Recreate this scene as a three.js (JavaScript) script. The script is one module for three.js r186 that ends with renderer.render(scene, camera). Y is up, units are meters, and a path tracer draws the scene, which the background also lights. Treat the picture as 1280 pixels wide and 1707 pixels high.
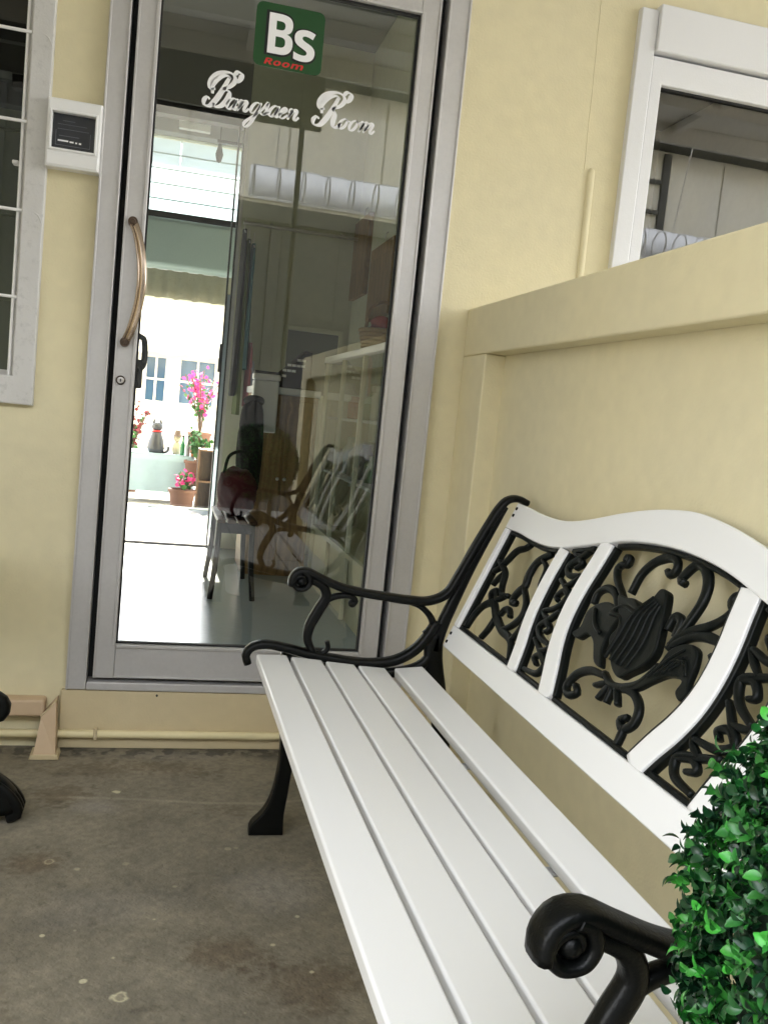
import * as THREE from 'three';
import { RoundedBoxGeometry } from 'three/addons/geometries/RoundedBoxGeometry.js';
import { mergeGeometries, mergeVertices } from 'three/addons/utils/BufferGeometryUtils.js';
import { FontLoader } from 'three/addons/loaders/FontLoader.js';
import { TextGeometry } from 'three/addons/geometries/TextGeometry.js';

// ---------------------------------------------------------------- camera, sky, sun, exposure
const scene = new THREE.Scene();
const camera = new THREE.PerspectiveCamera(58.95, 767 / 1024, 0.02, 400);
{
  const yaw = 0.244815, pitch = 0.100362, roll = 0.0997017;
  const f = new THREE.Vector3(Math.sin(yaw) * Math.cos(pitch), -Math.sin(pitch), -Math.cos(yaw) * Math.cos(pitch));
  const r = new THREE.Vector3(Math.cos(yaw), 0, Math.sin(yaw)), u = new THREE.Vector3().crossVectors(r, f);
  const r2 = r.clone().multiplyScalar(Math.cos(roll)).addScaledVector(u, Math.sin(roll));
  const u2 = u.clone().multiplyScalar(Math.cos(roll)).addScaledVector(r, -Math.sin(roll));
  camera.position.set(0, 1.0, 2.6);
  camera.quaternion.setFromRotationMatrix(new THREE.Matrix4().makeBasis(r2, u2, f.clone().negate()));
  camera.updateMatrixWorld();
}
const renderer = new THREE.WebGLRenderer({ antialias: true });
renderer.setSize(767, 1024);
renderer.toneMapping = THREE.LinearToneMapping;
renderer.toneMappingExposure = 13.6;
renderer.shadowMap.enabled = true;
const SUN = new THREE.Vector3(-0.02, Math.tan(28 * Math.PI / 180), -1).normalize();
{ // hazy tropical sky: bright and nearly white towards the horizon and the sun, a little bluer overhead
  const W = 512, H = 256, d = new Float32Array(W * H * 4);
  for (let j = 0; j < H; j++) for (let i = 0; i < W; i++) {
    const v = (j + .5) / H, u = (i + .5) / W, el = (v - .5) * Math.PI, az = (u - .5) * 2 * Math.PI;     // row 0 is straight down
    const x = Math.cos(el) * Math.cos(az), y = Math.sin(el), z = Math.cos(el) * Math.sin(az);
    const h = Math.pow(1 - Math.max(0, y), 2.2), c = Math.max(0, x * SUN.x + y * SUN.y + z * SUN.z);
    const L = .50 + .22 * h + .35 * Math.pow(c, 6) + .9 * Math.pow(c, 60), k = (j * W + i) * 4;
    d[k] = L * (.90 + .09 * h); d[k + 1] = L * (.95 + .035 * h); d[k + 2] = L * (1.03 - .06 * h); d[k + 3] = 1;
  }
  const t = new THREE.DataTexture(d, W, H, THREE.RGBAFormat, THREE.FloatType);
  t.mapping = THREE.EquirectangularReflectionMapping; t.magFilter = t.minFilter = THREE.LinearFilter; t.needsUpdate = true;
  scene.background = t; scene.environment = t;
}
const sun = new THREE.DirectionalLight(0xfff1dc, 3.4);
sun.position.copy(SUN).multiplyScalar(60);
sun.castShadow = true;
sun.shadow.camera.left = -20; sun.shadow.camera.right = 20; sun.shadow.camera.top = 20; sun.shadow.camera.bottom = -20; sun.shadow.camera.far = 150;
sun.shadow.mapSize.set(4096, 4096);
scene.add(sun, sun.target);

// ---------------------------------------------------------------- random numbers, noise, textures
function rng(seed) { let a = seed >>> 0; return () => { a = (a + 0x6D2B79F5) | 0; let t = Math.imul(a ^ (a >>> 15), 1 | a); t = (t + Math.imul(t ^ (t >>> 7), 61 | t)) ^ t; return ((t ^ (t >>> 14)) >>> 0) / 4294967296; }; }
const rand = rng(7);
const rr = (a, b) => a + (b - a) * rand();
const PERM = (() => { const r = rng(99), t = new Float32Array(65536); for (let i = 0; i < 65536; i++) t[i] = r(); return t; })();
function vnoise(x, y, per, s = 0) {        // value noise, repeats every per cells
  const xi = Math.floor(x), yi = Math.floor(y), fx = x - xi, fy = y - yi;
  const u = fx * fx * (3 - 2 * fx), v = fy * fy * (3 - 2 * fy);
  const x0 = ((xi % per) + per) % per, x1 = (x0 + 1) % per, y0 = ((yi % per) + per) % per, y1 = (y0 + 1) % per;
  const h = (a, b) => PERM[(a * 131 + b * 2477 + s * 7919 + ((a * b) & 511) * 37) & 65535];
  const a = h(x0, y0), b = h(x1, y0), c = h(x0, y1), d = h(x1, y1);
  return a + (b - a) * u + (c - a) * v + (a - b - c + d) * u * v;
}
function fbm(u, v, base, oct, s = 0, gain = 0.5) { let t = 0, k = 1, n = 0, p = base; for (let i = 0; i < oct; i++) { t += k * vnoise(u * p, v * p, p, s + i); n += k; k *= gain; p *= 2; } return t / n; }
const cl = (x, a = 0, b = 1) => Math.min(b, Math.max(a, x));
const ss = (a, b, x) => { const t = cl((x - a) / (b - a)); return t * t * (3 - 2 * t); };
function tex(n, fn, srgb = false, metres = 1) {
  const d = new Uint8Array(n * n * 4);
  for (let j = 0, k = 0; j < n; j++) for (let i = 0; i < n; i++, k += 4) {
    const c = fn((i + .5) / n, (j + .5) / n);
    if (typeof c === 'number') { d[k] = d[k + 1] = d[k + 2] = cl(c) * 255; } else { d[k] = cl(c[0]) * 255; d[k + 1] = cl(c[1]) * 255; d[k + 2] = cl(c[2]) * 255; }
    d[k + 3] = 255;
  }
  const t = new THREE.DataTexture(d, n, n, THREE.RGBAFormat);
  t.wrapS = t.wrapT = THREE.RepeatWrapping; t.magFilter = THREE.LinearFilter; t.minFilter = THREE.LinearMipmapLinearFilter; t.generateMipmaps = true;
  if (srgb) t.colorSpace = THREE.SRGBColorSpace;
  t.repeat.set(1 / metres, 1 / metres); t.needsUpdate = true;
  return t;
}
const M = (o) => new THREE.MeshPhysicalMaterial(o);
const lin = (r, g, b) => new THREE.Color().setRGB(r, g, b);

const tStuccoB = tex(512, (u, v) => .3 * fbm(u, v, 12, 4) + .7 * fbm(u, v, 100, 2, 5), false, 0.4);
const tStuccoC = tex(512, (u, v) => { const a = fbm(u, v, 4, 5, 3), b = fbm(u, v, 60, 2, 9); const k = .955 + .05 * (a - .5) + .03 * (b - .5); return [k, k * (1 - .012 * (a - .5)), k * (1 - .05 * (a - .5))]; }, true, 1.7);
const tFineB = tex(256, (u, v) => fbm(u, v, 32, 3, 2), false, 0.12);
const tPaintC = tex(512, (u, v) => { const a = fbm(u, v, 5, 4, 21), b = fbm(u, v, 60, 3, 22); return .975 + .02 * (a - .5) + .02 * (b - .5); }, true, 0.6);
const tPaintR = tex(512, (u, v) => .82 + .3 * (fbm(u, v, 6, 6, 31, .6) - .5), false, 0.35);
const tSmudge = tex(512, (u, v) => { const a = fbm(u, v, 6, 5, 41), b = ss(.56, .85, fbm(u, v, 30, 5, 44, .68)), k = .93 + .05 * (a - .5) - .07 * b; return [k, k * .995, k * .985]; }, true, 0.45);
const tAluR = tex(256, (u, v) => .55 + .25 * fbm(u, v, 6, 4, 51) + .2 * vnoise(u * 4, v * 128, 128, 6), false, 0.2);
const tAluC = tex(256, (u, v) => { return .955 + .035 * (fbm(u, v, 5, 5, 55) - .5) + .03 * (fbm(u, v, 60, 3, 57) - .5); }, true, 0.37);
const tWood = tex(512, (u, v) => { const g = fbm(u * 1, v * 1, 4, 3, 61), s = vnoise((u + g * .12) * 60, v * 3, 60, 62), q = .75 + .22 * s + .1 * (fbm(u, v, 32, 2, 63) - .5); return [q, q * .97, q * .93]; }, true, 0.6);
const tIron = tex(256, (u, v) => .5 * fbm(u, v, 30, 3, 71) + .5 * fbm(u, v, 8, 3, 73), false, 0.06);

// porch floor: one sheet of concrete, 4 x 4 m, with the stains and drips the photograph shows
const FX0 = -2, FZ0 = -0.2, FS = 4;
const spots = [[-.003, 1.133, .017, 1], [-.065, 1.083, .008, 1], [-.05, .311, .012, 1], [-.15, .942, .006, 1], [.268, 1.001, .006, 1], [.329, 1.09, .006, 1], [-.012, .681, .01, .35], [.209, .622, .009, .5], [.228, .618, .006, .4], [-.17, .665, .014, .7], [.09, .78, .006, .5], [-.33, 1.3, .01, .8], [.15, 1.42, .008, 1], [-.4, .8, .009, .8], [-.11, .7, .008, .5], [.05, .9, .004, .8], [-.02, 1.02, .004, .7]];
{ const r = rng(5); for (let i = 0; i < 90; i++) spots.push([-1.9 + 3.8 * r(), .05 + 3 * r(), .0022 + .0045 * r() * r(), .25 + .6 * r()]); }
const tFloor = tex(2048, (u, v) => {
  const x = FX0 + u * FS, z = FZ0 + (1 - v) * FS;
  const a = fbm(u, v, 5, 5, 81), b = fbm(u, v, 40, 4, 82, .6), c = fbm(u, v, 400, 2, 83), w = (fbm(u, v, 12, 3, 84) - .5) * .06;
  const sc = vnoise(u * 40 + v * 30 + w * 60, v * 260 - u * 200, 4096, 86);   // trowel streaks
  let k = .47 + .13 * (a - .5) + .15 * (b - .5) + .10 * (c - .5) + .03 * (sc - .5);
  let R = k * 1.0, G = k * .945, B = k * .815;
  const brown = (cx, cz, rx, rz, amt) => { const d = Math.hypot((x - cx + w) / rx, (z - cz + w) / rz); const m = (1 - ss(.1, 1.15, d + (b - .5) * 2.2 + (c - .5) * 1.2)) * amt; R *= 1 - .10 * m; G *= 1 - .15 * m; B *= 1 - .20 * m; };
  brown(.17, 1.02, .09, .055, .9); brown(.33, 1.13, .13, .08, .8); brown(-.18, .33, .08, .06, .8); brown(-.2, .66, .06, .05, 1); brown(.02, .16, .3, .05, .6); brown(.25, .42, .12, .05, .5); brown(-.3, 1.15, .16, .09, .6); brown(1.0, .5, .3, .3, .5);
  const pale = (cx, cz, rx, rz, amt) => { const d = Math.hypot((x - cx + w) / rx, (z - cz + w) / rz); const m = (1 - ss(.2, 1.1, d + (b - .5) * .9)) * amt; R += .055 * m; G += .058 * m; B += .075 * m; };
  pale(.30, .80, .14, .13, .9); pale(-.10, .40, .07, .06, .9); pale(.1, .07, .25, .05, .7); pale(-.45, .55, .15, .2, .5); pale(-.05, .85, .2, .09, .4);
  // grime along the foot of the wall and the damp line across the slab
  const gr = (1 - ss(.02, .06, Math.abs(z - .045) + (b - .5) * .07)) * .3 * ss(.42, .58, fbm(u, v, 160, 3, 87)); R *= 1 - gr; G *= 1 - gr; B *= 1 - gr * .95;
  const ln = (1 - ss(.0, .012, Math.abs(z - .36 - w * .5 - .02 * Math.sin(x * 7)) + (c - .5) * .006)) * .12 * ss(-.5, -.1, x); R += ln * .6; G += ln * .6; B += ln * .55;
  const dk = ss(.66, .86, fbm(u, v, 120, 4, 88, .65)) * .06; R -= dk; G -= dk; B -= dk;
  for (const [sx, sz, sr, am] of spots) { const dx = x - sx, dz = z - sz; if (dx > sr * 1.6 || dx < -sr * 1.6 || dz > sr * 1.6 || dz < -sr * 1.6) continue; const d = Math.hypot(dx, dz * 1.1) / sr + (c - .5) * .7; const m = (1 - ss(.65, 1.0, d)) * (sr > .013 ? .35 + .65 * ss(.35, .65, d) : 1) * am; R += (.83 - R) * m * .75; G += (.8 - G) * m * .75; B += (.66 - B) * m * .75; }
  return [R, G, B];
}, true, FS);
const tFloorB = tex(512, (u, v) => .5 * fbm(u, v, 14, 4, 91) + .5 * fbm(u, v, 120, 2, 93), false, 0.5);

const cream = lin(.775, .70, .46);
const MAT = {
  wall: M({ color: cream, map: tStuccoC, roughness: .78, bumpMap: tStuccoB, bumpScale: .0005 }),
  creamPaint: M({ color: lin(.66, .55, .34), map: tStuccoC, roughness: .6, bumpMap: tFineB, bumpScale: .0006 }),
  creamPipe: M({ color: lin(.78, .68, .40), map: tPaintC, roughness: .5 }),
  duct: M({ color: lin(.62, .46, .30), map: tStuccoC, roughness: .6 }),
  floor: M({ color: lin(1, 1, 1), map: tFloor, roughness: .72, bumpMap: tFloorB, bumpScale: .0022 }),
  alu: M({ color: lin(.60, .585, .575), map: tAluC, metalness: .35, roughness: .55, roughnessMap: tAluR }),
  aluDark: M({ color: lin(.012, .012, .012), roughness: .8 }),
  rubber: M({ color: lin(.01, .01, .01), roughness: .7 }),
  glass: M({ color: lin(.90, .93, .92), transmission: 1, thickness: 0, roughness: 0, ior: 2.1 }),
  glassTint: M({ color: lin(.16, .17, .17), transmission: 1, thickness: 0, roughness: 0, ior: 1.7 }),
  cabGlass: M({ color: lin(.86, .93, .90), transmission: 1, thickness: 0, roughness: 0, ior: 1.5 }),
  winWhite: M({ color: lin(.72, .725, .74), roughness: .42, bumpMap: tFineB, bumpScale: .0002 }),
  winOld: M({ color: lin(.70, .695, .685), map: tSmudge, roughness: .5, bumpMap: tFineB, bumpScale: .0004 }),
  barWhite: M({ color: lin(.84, .83, .82), roughness: .4 }),
  plastic: M({ color: lin(.80, .80, .79), roughness: .38 }),
  screen: M({ color: lin(.015, .017, .022), roughness: .25 }),
  screenGrey: M({ color: lin(.10, .11, .13), roughness: .4 }),
  white: M({ color: lin(.9, .9, .91), roughness: .6 }),
  green: M({ color: lin(.006, .062, .011), roughness: .5 }),
  red: M({ color: lin(.6, .02, .02), roughness: .5 }),
  black: M({ color: lin(.006, .006, .006), roughness: .6 }),
  bronze: M({ color: lin(.50, .40, .31), metalness: .85, roughness: .25 }),
  bronzeDark: M({ color: lin(.10, .07, .05), metalness: .7, roughness: .4 }),
  steel: M({ color: lin(.62, .60, .58), metalness: .9, roughness: .3 }),
  slat: M({ color: lin(.81, .81, .80), roughness: .27 }),
  iron: M({ color: lin(.0025, .003, .0028), roughness: .38, specularIntensity: .38, bumpMap: tIron, bumpScale: .0005 }),
  ironFine: M({ color: lin(.003, .0045, .004), roughness: .42, specularIntensity: .4, bumpMap: tIron, bumpScale: .0003 }),
  zinc: M({ color: lin(.5, .5, .5), metalness: .8, roughness: .5 }),
  inWall: M({ color: lin(.58, .585, .45), map: tStuccoC, roughness: .8 }),
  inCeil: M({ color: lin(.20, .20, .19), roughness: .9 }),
  inFloor: M({ color: lin(.44, .50, .52), map: tPaintC, roughness: .16, bumpMap: tStuccoB, bumpScale: .0006 }),
  porchCeil: M({ color: lin(.70, .69, .66), map: tStuccoC, roughness: .9 }),
  wood: M({ color: lin(.34, .22, .10), map: tWood, roughness: .5 }),
  woodDark: M({ color: lin(.13, .07, .035), map: tWood, roughness: .45 }),
  darkCloth: M({ color: lin(.02, .018, .02), roughness: .9 }),
  maroon: M({ color: lin(.09, .012, .018), roughness: .85 }),
  blueCloth: M({ color: lin(.36, .47, .55), roughness: .9, map: tStuccoC }),
  lace: M({ color: lin(.52, .50, .38), roughness: .95, transmission: .3, map: tSmudge }),
  teal: M({ color: lin(.42, .52, .50), map: tPaintC, roughness: .5 }),
  frosted: M({ color: lin(.60, .68, .72), roughness: 1, transmission: .6, thickness: 0 }),
  streetWhite: M({ color: lin(.78, .77, .74), map: tStuccoC, roughness: .8 }),
  bluePane: M({ color: lin(.05, .12, .24), roughness: .12 }),
  ground: M({ color: lin(.30, .29, .27), map: tStuccoC, roughness: .9, bumpMap: tFloorB, bumpScale: .004 }),
  oppWall: M({ color: lin(.62, .60, .53), map: tStuccoC, roughness: .85 }),
  blind: M({ color: lin(.9, .9, .9), roughness: 1, transmission: .85, thickness: 0 }),
  cord: M({ color: lin(.8, .8, .8), roughness: .8 }),
  darkTarp: M({ color: lin(.05, .05, .048), roughness: .8 }),
  pink: M({ color: lin(.72, .04, .26), roughness: .7, transmission: .3 }),
  leafG: M({ color: lin(.04, .14, .03), roughness: .6 }),
  terracotta: M({ color: lin(.15, .07, .045), roughness: .8 }),
  soil: M({ color: lin(.03, .022, .015), roughness: 1 }),
  leaf: M({ color: lin(1, 1, 1), roughness: .38, transmission: .12, thickness: 0 }),
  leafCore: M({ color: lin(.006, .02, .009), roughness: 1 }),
  potWhite: M({ color: lin(.72, .70, .66), map: tSmudge, roughness: .45 }),
  crack: M({ color: lin(.50, .40, .25), roughness: .9 }),
};

// ---------------------------------------------------------------- helpers
const V = (x, y, z) => new THREE.Vector3(x, y, z);
const used = new Map();
function numbered(n) { const k = used.get(n) || 0; used.set(n, k + 1); return k ? `${n}_${String(k).padStart(3, '0')}` : n; }
const OFF = new WeakMap();
function thing(name, label, category, p = [0, 0, 0], group) {
  const g = new THREE.Group(); g.name = numbered(name); g.position.set(...p); scene.add(g); OFF.set(g, V(...p));
  g.userData = { label, category }; if (group) g.userData.group = group; return g;
}
function sub(name, parent) { const g = new THREE.Group(); g.name = name; parent.add(g); OFF.set(g, OFF.get(parent)); return g; }
function uvBox(g) {       // uv in metres, projected along each face's main axis
  if (g.index) { const s = g; g = g.toNonIndexed(); s.dispose(); }
  const p = g.attributes.position, n = g.attributes.normal, uv = new Float32Array(p.count * 2);
  for (let i = 0; i < p.count; i += 3) {
    const a = V().fromBufferAttribute(p, i), b = V().fromBufferAttribute(p, i + 1), c = V().fromBufferAttribute(p, i + 2);
    const f = b.clone().sub(a).cross(c.clone().sub(a)); const ax = Math.abs(f.x), ay = Math.abs(f.y), az = Math.abs(f.z);
    [a, b, c].forEach((q, k) => { let s, t; if (ax >= ay && ax >= az) { s = q.z; t = q.y; } else if (ay >= az) { s = q.x - FX0; t = -(q.z - FZ0); } else { s = q.x; t = q.y; } uv[(i + k) * 2] = s; uv[(i + k) * 2 + 1] = t; });
  }
  g.setAttribute('uv', new THREE.BufferAttribute(uv, 2)); return g;
}
function mesh(name, geos, m, parent, o = {}) {
  let g = Array.isArray(geos) ? (geos.length > 1 ? mergeGeometries(geos.map(q => { const r = q.index ? q.toNonIndexed() : q; for (const k of Object.keys(r.attributes)) if (!['position', 'normal', 'uv'].includes(k)) r.deleteAttribute(k); return r; })) : geos[0]) : geos;
  if (!o.keepUV) g = uvBox(g);
  let off = V();
  if (parent) off = OFF.get(parent); else if (o.at) off = V(...o.at);
  g.translate(-off.x, -off.y, -off.z);
  const r = new THREE.Mesh(g, m); r.castShadow = r.receiveShadow = true;
  if (parent) { r.name = name; parent.add(r); if (OFF.has(parent)) OFF.set(r, OFF.get(parent)); }
  else { r.name = numbered(name); r.position.copy(off); scene.add(r); OFF.set(r, off); }
  if (o.label) r.userData.label = o.label; if (o.category) r.userData.category = o.category; if (o.group) r.userData.group = o.group; if (o.kind) r.userData.kind = o.kind;
  return r;
}
function bx(x0, x1, y0, y1, z0, z1, r = 0) {
  const w = x1 - x0, h = y1 - y0, d = z1 - z0;
  const g = r > 0 ? new RoundedBoxGeometry(w, h, d, 2, Math.min(r, w * .49, h * .49, d * .49)) : new THREE.BoxGeometry(w, h, d);
  g.translate((x0 + x1) / 2, (y0 + y1) / 2, (z0 + z1) / 2); return g;
}
function cyl(a, b, r0, r1 = r0, n = 16) {
  const A = V(...a), B = V(...b), L = A.distanceTo(B); const g = new THREE.CylinderGeometry(r1, r0, L, n); g.translate(0, L / 2, 0);
  g.applyQuaternion(new THREE.Quaternion().setFromUnitVectors(V(0, 1, 0), B.clone().sub(A).normalize())); g.translate(A.x, A.y, A.z); return g;
}
function tube(pts, r, n = 40, k = 8) { return new THREE.TubeGeometry(new THREE.CatmullRomCurve3(pts.map(p => V(...p)), false, 'centripetal'), n, r, k); }
function lathe(prof, x, y, z, n = 32) { const g = new THREE.LatheGeometry(prof.map(p => new THREE.Vector2(...p)), n); g.translate(x, y, z); return g; }
// a bar of flat rounded section swept along a curve that lies in a plane with normal nr; hw across the curve, hd along nr
function sweep(pts, nr, hw, hd, o = {}) {
  const n = o.n || 36, K = o.k || 10, e = o.e || 2.6;
  const c = new THREE.CatmullRomCurve3(pts, !!o.closed, 'centripetal'); const P = c.getSpacedPoints(n);
  const pos = [], idx = [];
  for (let i = 0; i <= n; i++) {
    const t = P[Math.min(n, i + 1)].clone().sub(P[Math.max(0, i - 1)]).normalize(); const s = V().crossVectors(nr, t).normalize();
    const f = i / n, w = typeof hw === 'function' ? hw(f, t) : hw, d = typeof hd === 'function' ? hd(f) : hd;
    for (let k = 0; k < K; k++) { const a = (k + .5) / K * 2 * Math.PI, ca = Math.cos(a), sa = Math.sin(a); const q = P[i].clone().addScaledVector(s, w * Math.sign(ca) * Math.pow(Math.abs(ca), 2 / e)).addScaledVector(nr, d * Math.sign(sa) * Math.pow(Math.abs(sa), 2 / e)); pos.push(q.x, q.y, q.z); }
  }
  for (let i = 0; i < n; i++) for (let k = 0; k < K; k++) { const a = i * K + k, b = i * K + (k + 1) % K; idx.push(a, b, a + K, b, b + K, a + K); }
  for (const i of [0, n]) { const b = pos.length / 3; pos.push(P[i].x, P[i].y, P[i].z); for (let k = 0; k < K; k++) { const a = i * K + k, c2 = i * K + (k + 1) % K; if (i) idx.push(b, a, c2); else idx.push(b, c2, a); } }
  const g = new THREE.BufferGeometry(); g.setAttribute('position', new THREE.Float32BufferAttribute(pos, 3)); g.setIndex(idx); 
  // make sure faces look outwards
  const vol = (() => { let s = 0; const o0 = P[0]; for (let i = 0; i < idx.length; i += 3) { const A = V(pos[idx[i] * 3], pos[idx[i] * 3 + 1], pos[idx[i] * 3 + 2]).sub(o0), B = V(pos[idx[i + 1] * 3], pos[idx[i + 1] * 3 + 1], pos[idx[i + 1] * 3 + 2]).sub(o0), C = V(pos[idx[i + 2] * 3], pos[idx[i + 2] * 3 + 1], pos[idx[i + 2] * 3 + 2]).sub(o0); s += A.dot(B.cross(C)); } return s; })();
  if (vol < 0) { for (let i = 0; i < idx.length; i += 3) { const t = idx[i]; idx[i] = idx[i + 1]; idx[i + 1] = t; } g.setIndex(idx); }
  g.computeVertexNormals(); g.setAttribute('uv', new THREE.Float32BufferAttribute(new Float32Array(pos.length / 3 * 2), 2)); return g;
}
function extrude(shape, depth, bevel = 0, cs = 12) { return new THREE.ExtrudeGeometry(shape, { depth: depth - 2 * bevel, bevelEnabled: bevel > 0, bevelSize: bevel, bevelThickness: bevel, bevelOffset: -bevel, bevelSegments: 2, curveSegments: cs }).translate(0, 0, bevel); }
function poly(pts, smooth) { const s = new THREE.Shape(); const p = smooth ? new THREE.CatmullRomCurve3(pts.map(q => V(q[0], q[1], 0)), true, 'centripetal').getPoints(pts.length * 5).map(q => [q.x, q.y]) : pts; p.forEach((q, i) => i ? s.lineTo(q[0], q[1]) : s.moveTo(q[0], q[1])); s.closePath(); return s; }
function rectHole(x0, x1, y0, y1) { const h = new THREE.Path(); h.moveTo(x0, y0); h.lineTo(x0, y1); h.lineTo(x1, y1); h.lineTo(x1, y0); h.closePath(); return h; }
const fontBold = await new FontLoader().loadAsync('fonts/droid/droid_sans_bold.typeface.json');

// ================================================================ THE SETTING
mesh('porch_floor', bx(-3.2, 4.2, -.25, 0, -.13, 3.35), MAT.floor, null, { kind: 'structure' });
mesh('ground', bx(-150, 150, -.6, -.3, -150, 150), MAT.ground, null, { kind: 'structure' });

// ---------------------------------------------------------------- the house
const house = thing('house', 'cream painted house wall with an aluminium framed glass door and two white windows', 'house', [.5, 0, -2]);
const HT = 3.12;
{ // outside wall with its three openings
  const s = poly([[-3.2, 0], [4.2, 0], [4.2, HT], [-3.2, HT]]);
  s.holes.push(rectHole(-.2, .74, .165, 2.29), rectHole(-1.5, -.39, 1.0, 2.25), rectHole(1.31, 2.35, 1.24, 2.275));
  mesh('wall', extrude(s, .12).translate(0, 0, -.12), MAT.wall, house);
}
mesh('plinth', bx(-.226, .842, .0, .168, .0005, .016, .004), MAT.creamPaint, house);
mesh('porch_ceiling', bx(-3.3, 4.2, HT + .004, HT + .1, -.12, 3.02), MAT.porchCeil, house);
for (const z of [.7, 1.6, 2.5]) mesh('rafter', bx(-3.3, 4.2, HT - .09, HT, z, z + .06), MAT.porchCeil, house);
mesh('added_side_wall', bx(-3.3, -3.2, -.29, HT - .091, -.12, 2.5), MAT.wall, house);  // unseen wall, added with a longer roof to cut light from the left
for (const x of [-2.5, -1.1, .3, 1.7, 3.1]) mesh('rafter', bx(x, x + .05, HT - .05, HT + .001, .003, 3.02), MAT.porchCeil, house);
mesh('fascia', bx(-3.3, 4.2, HT - .11, HT + .16, 3.021, 3.05), MAT.porchCeil, house);
mesh('added_upper_storey', bx(-8, 13, HT + .105, 10.4, -5.2, .0), MAT.wall, house);  // unseen block, made tall and wide to shade the house across the alley
// rooms behind the wall: thick shell so that light comes in through the openings only
const RF = .17, CE = 3.05;
mesh('room_floor', bx(-2.4, 1.0, -.28, RF, -4.62, -.125), MAT.inFloor, house);
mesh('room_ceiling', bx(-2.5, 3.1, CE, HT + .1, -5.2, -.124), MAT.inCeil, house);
mesh('party_wall', bx(1.0, 1.25, -.28, CE - .001, -4.7, -.124), MAT.inWall, house);
mesh('side_wall', bx(-2.55, -2.4, -.28, CE - .001, -4.7, -.124), MAT.inWall, house);
mesh('partition', bx(.335, .999, RF + .001, CE - .001, -2.79, -2.67), MAT.inWall, house);
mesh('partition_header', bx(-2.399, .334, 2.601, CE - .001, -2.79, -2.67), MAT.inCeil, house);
mesh('next_room_wall', [bx(3.0, 3.1, -.28, CE - .001, -3.1, -.124), bx(1.251, 2.999, -.28, CE - .001, -3.1, -3.0), bx(1.251, 2.999, -.28, .16, -2.999, -.124)], MAT.inWall, house);
{ // front wall of the house, on the street side
  const s = poly([[-2.399, RF + .001], [.999, RF + .001], [.999, CE - .001], [-2.399, CE - .001]]);
  s.holes.push(rectHole(-.95, .42, RF + .004, 1.745), rectHole(-.95, .46, 2.355, 2.9));
  mesh('front_wall', extrude(s, .12).translate(0, 0, -4.62), MAT.inWall, house);
}
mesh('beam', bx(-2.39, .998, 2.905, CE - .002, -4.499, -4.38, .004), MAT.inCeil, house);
mesh('shutter_box', bx(-1.0, .47, 1.945, 2.3, -4.499, -4.34, .04), MAT.teal, house);
{ const t = sub('transom', house); mesh('frame', [bx(-.95, .46, 2.3, 2.355, -4.49, -4.43), bx(.43, .46, 2.3551, 2.9, -4.52, -4.46)], MAT.black, t);
  for (let j = 1; j < 5; j++) mesh('muntin', bx(-.95, .43, 2.3565 + j * .109 - .005, 2.3565 + j * .109 + .003, -4.552, -4.545), MAT.teal, t);
  for (const x of [-.488, -.026]) mesh('muntin', bx(x - .004, x + .002, 2.356, 2.899, -4.5445, -4.54), MAT.teal, t);
  for (let j = 0; j < 5; j++) for (let i = 0; i < 3; i++) { const x0 = -.95 + i * .462, y0 = 2.357 + j * .109; mesh('pane', bx(x0 + .003, x0 + .457, y0 + .002, y0 + .104, -4.56, -4.554), MAT.frosted, t); } }
mesh('step_edge', bx(-2.39, .33, RF - .01, RF + .012, -2.72, -2.68), MAT.aluDark, house);

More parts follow.
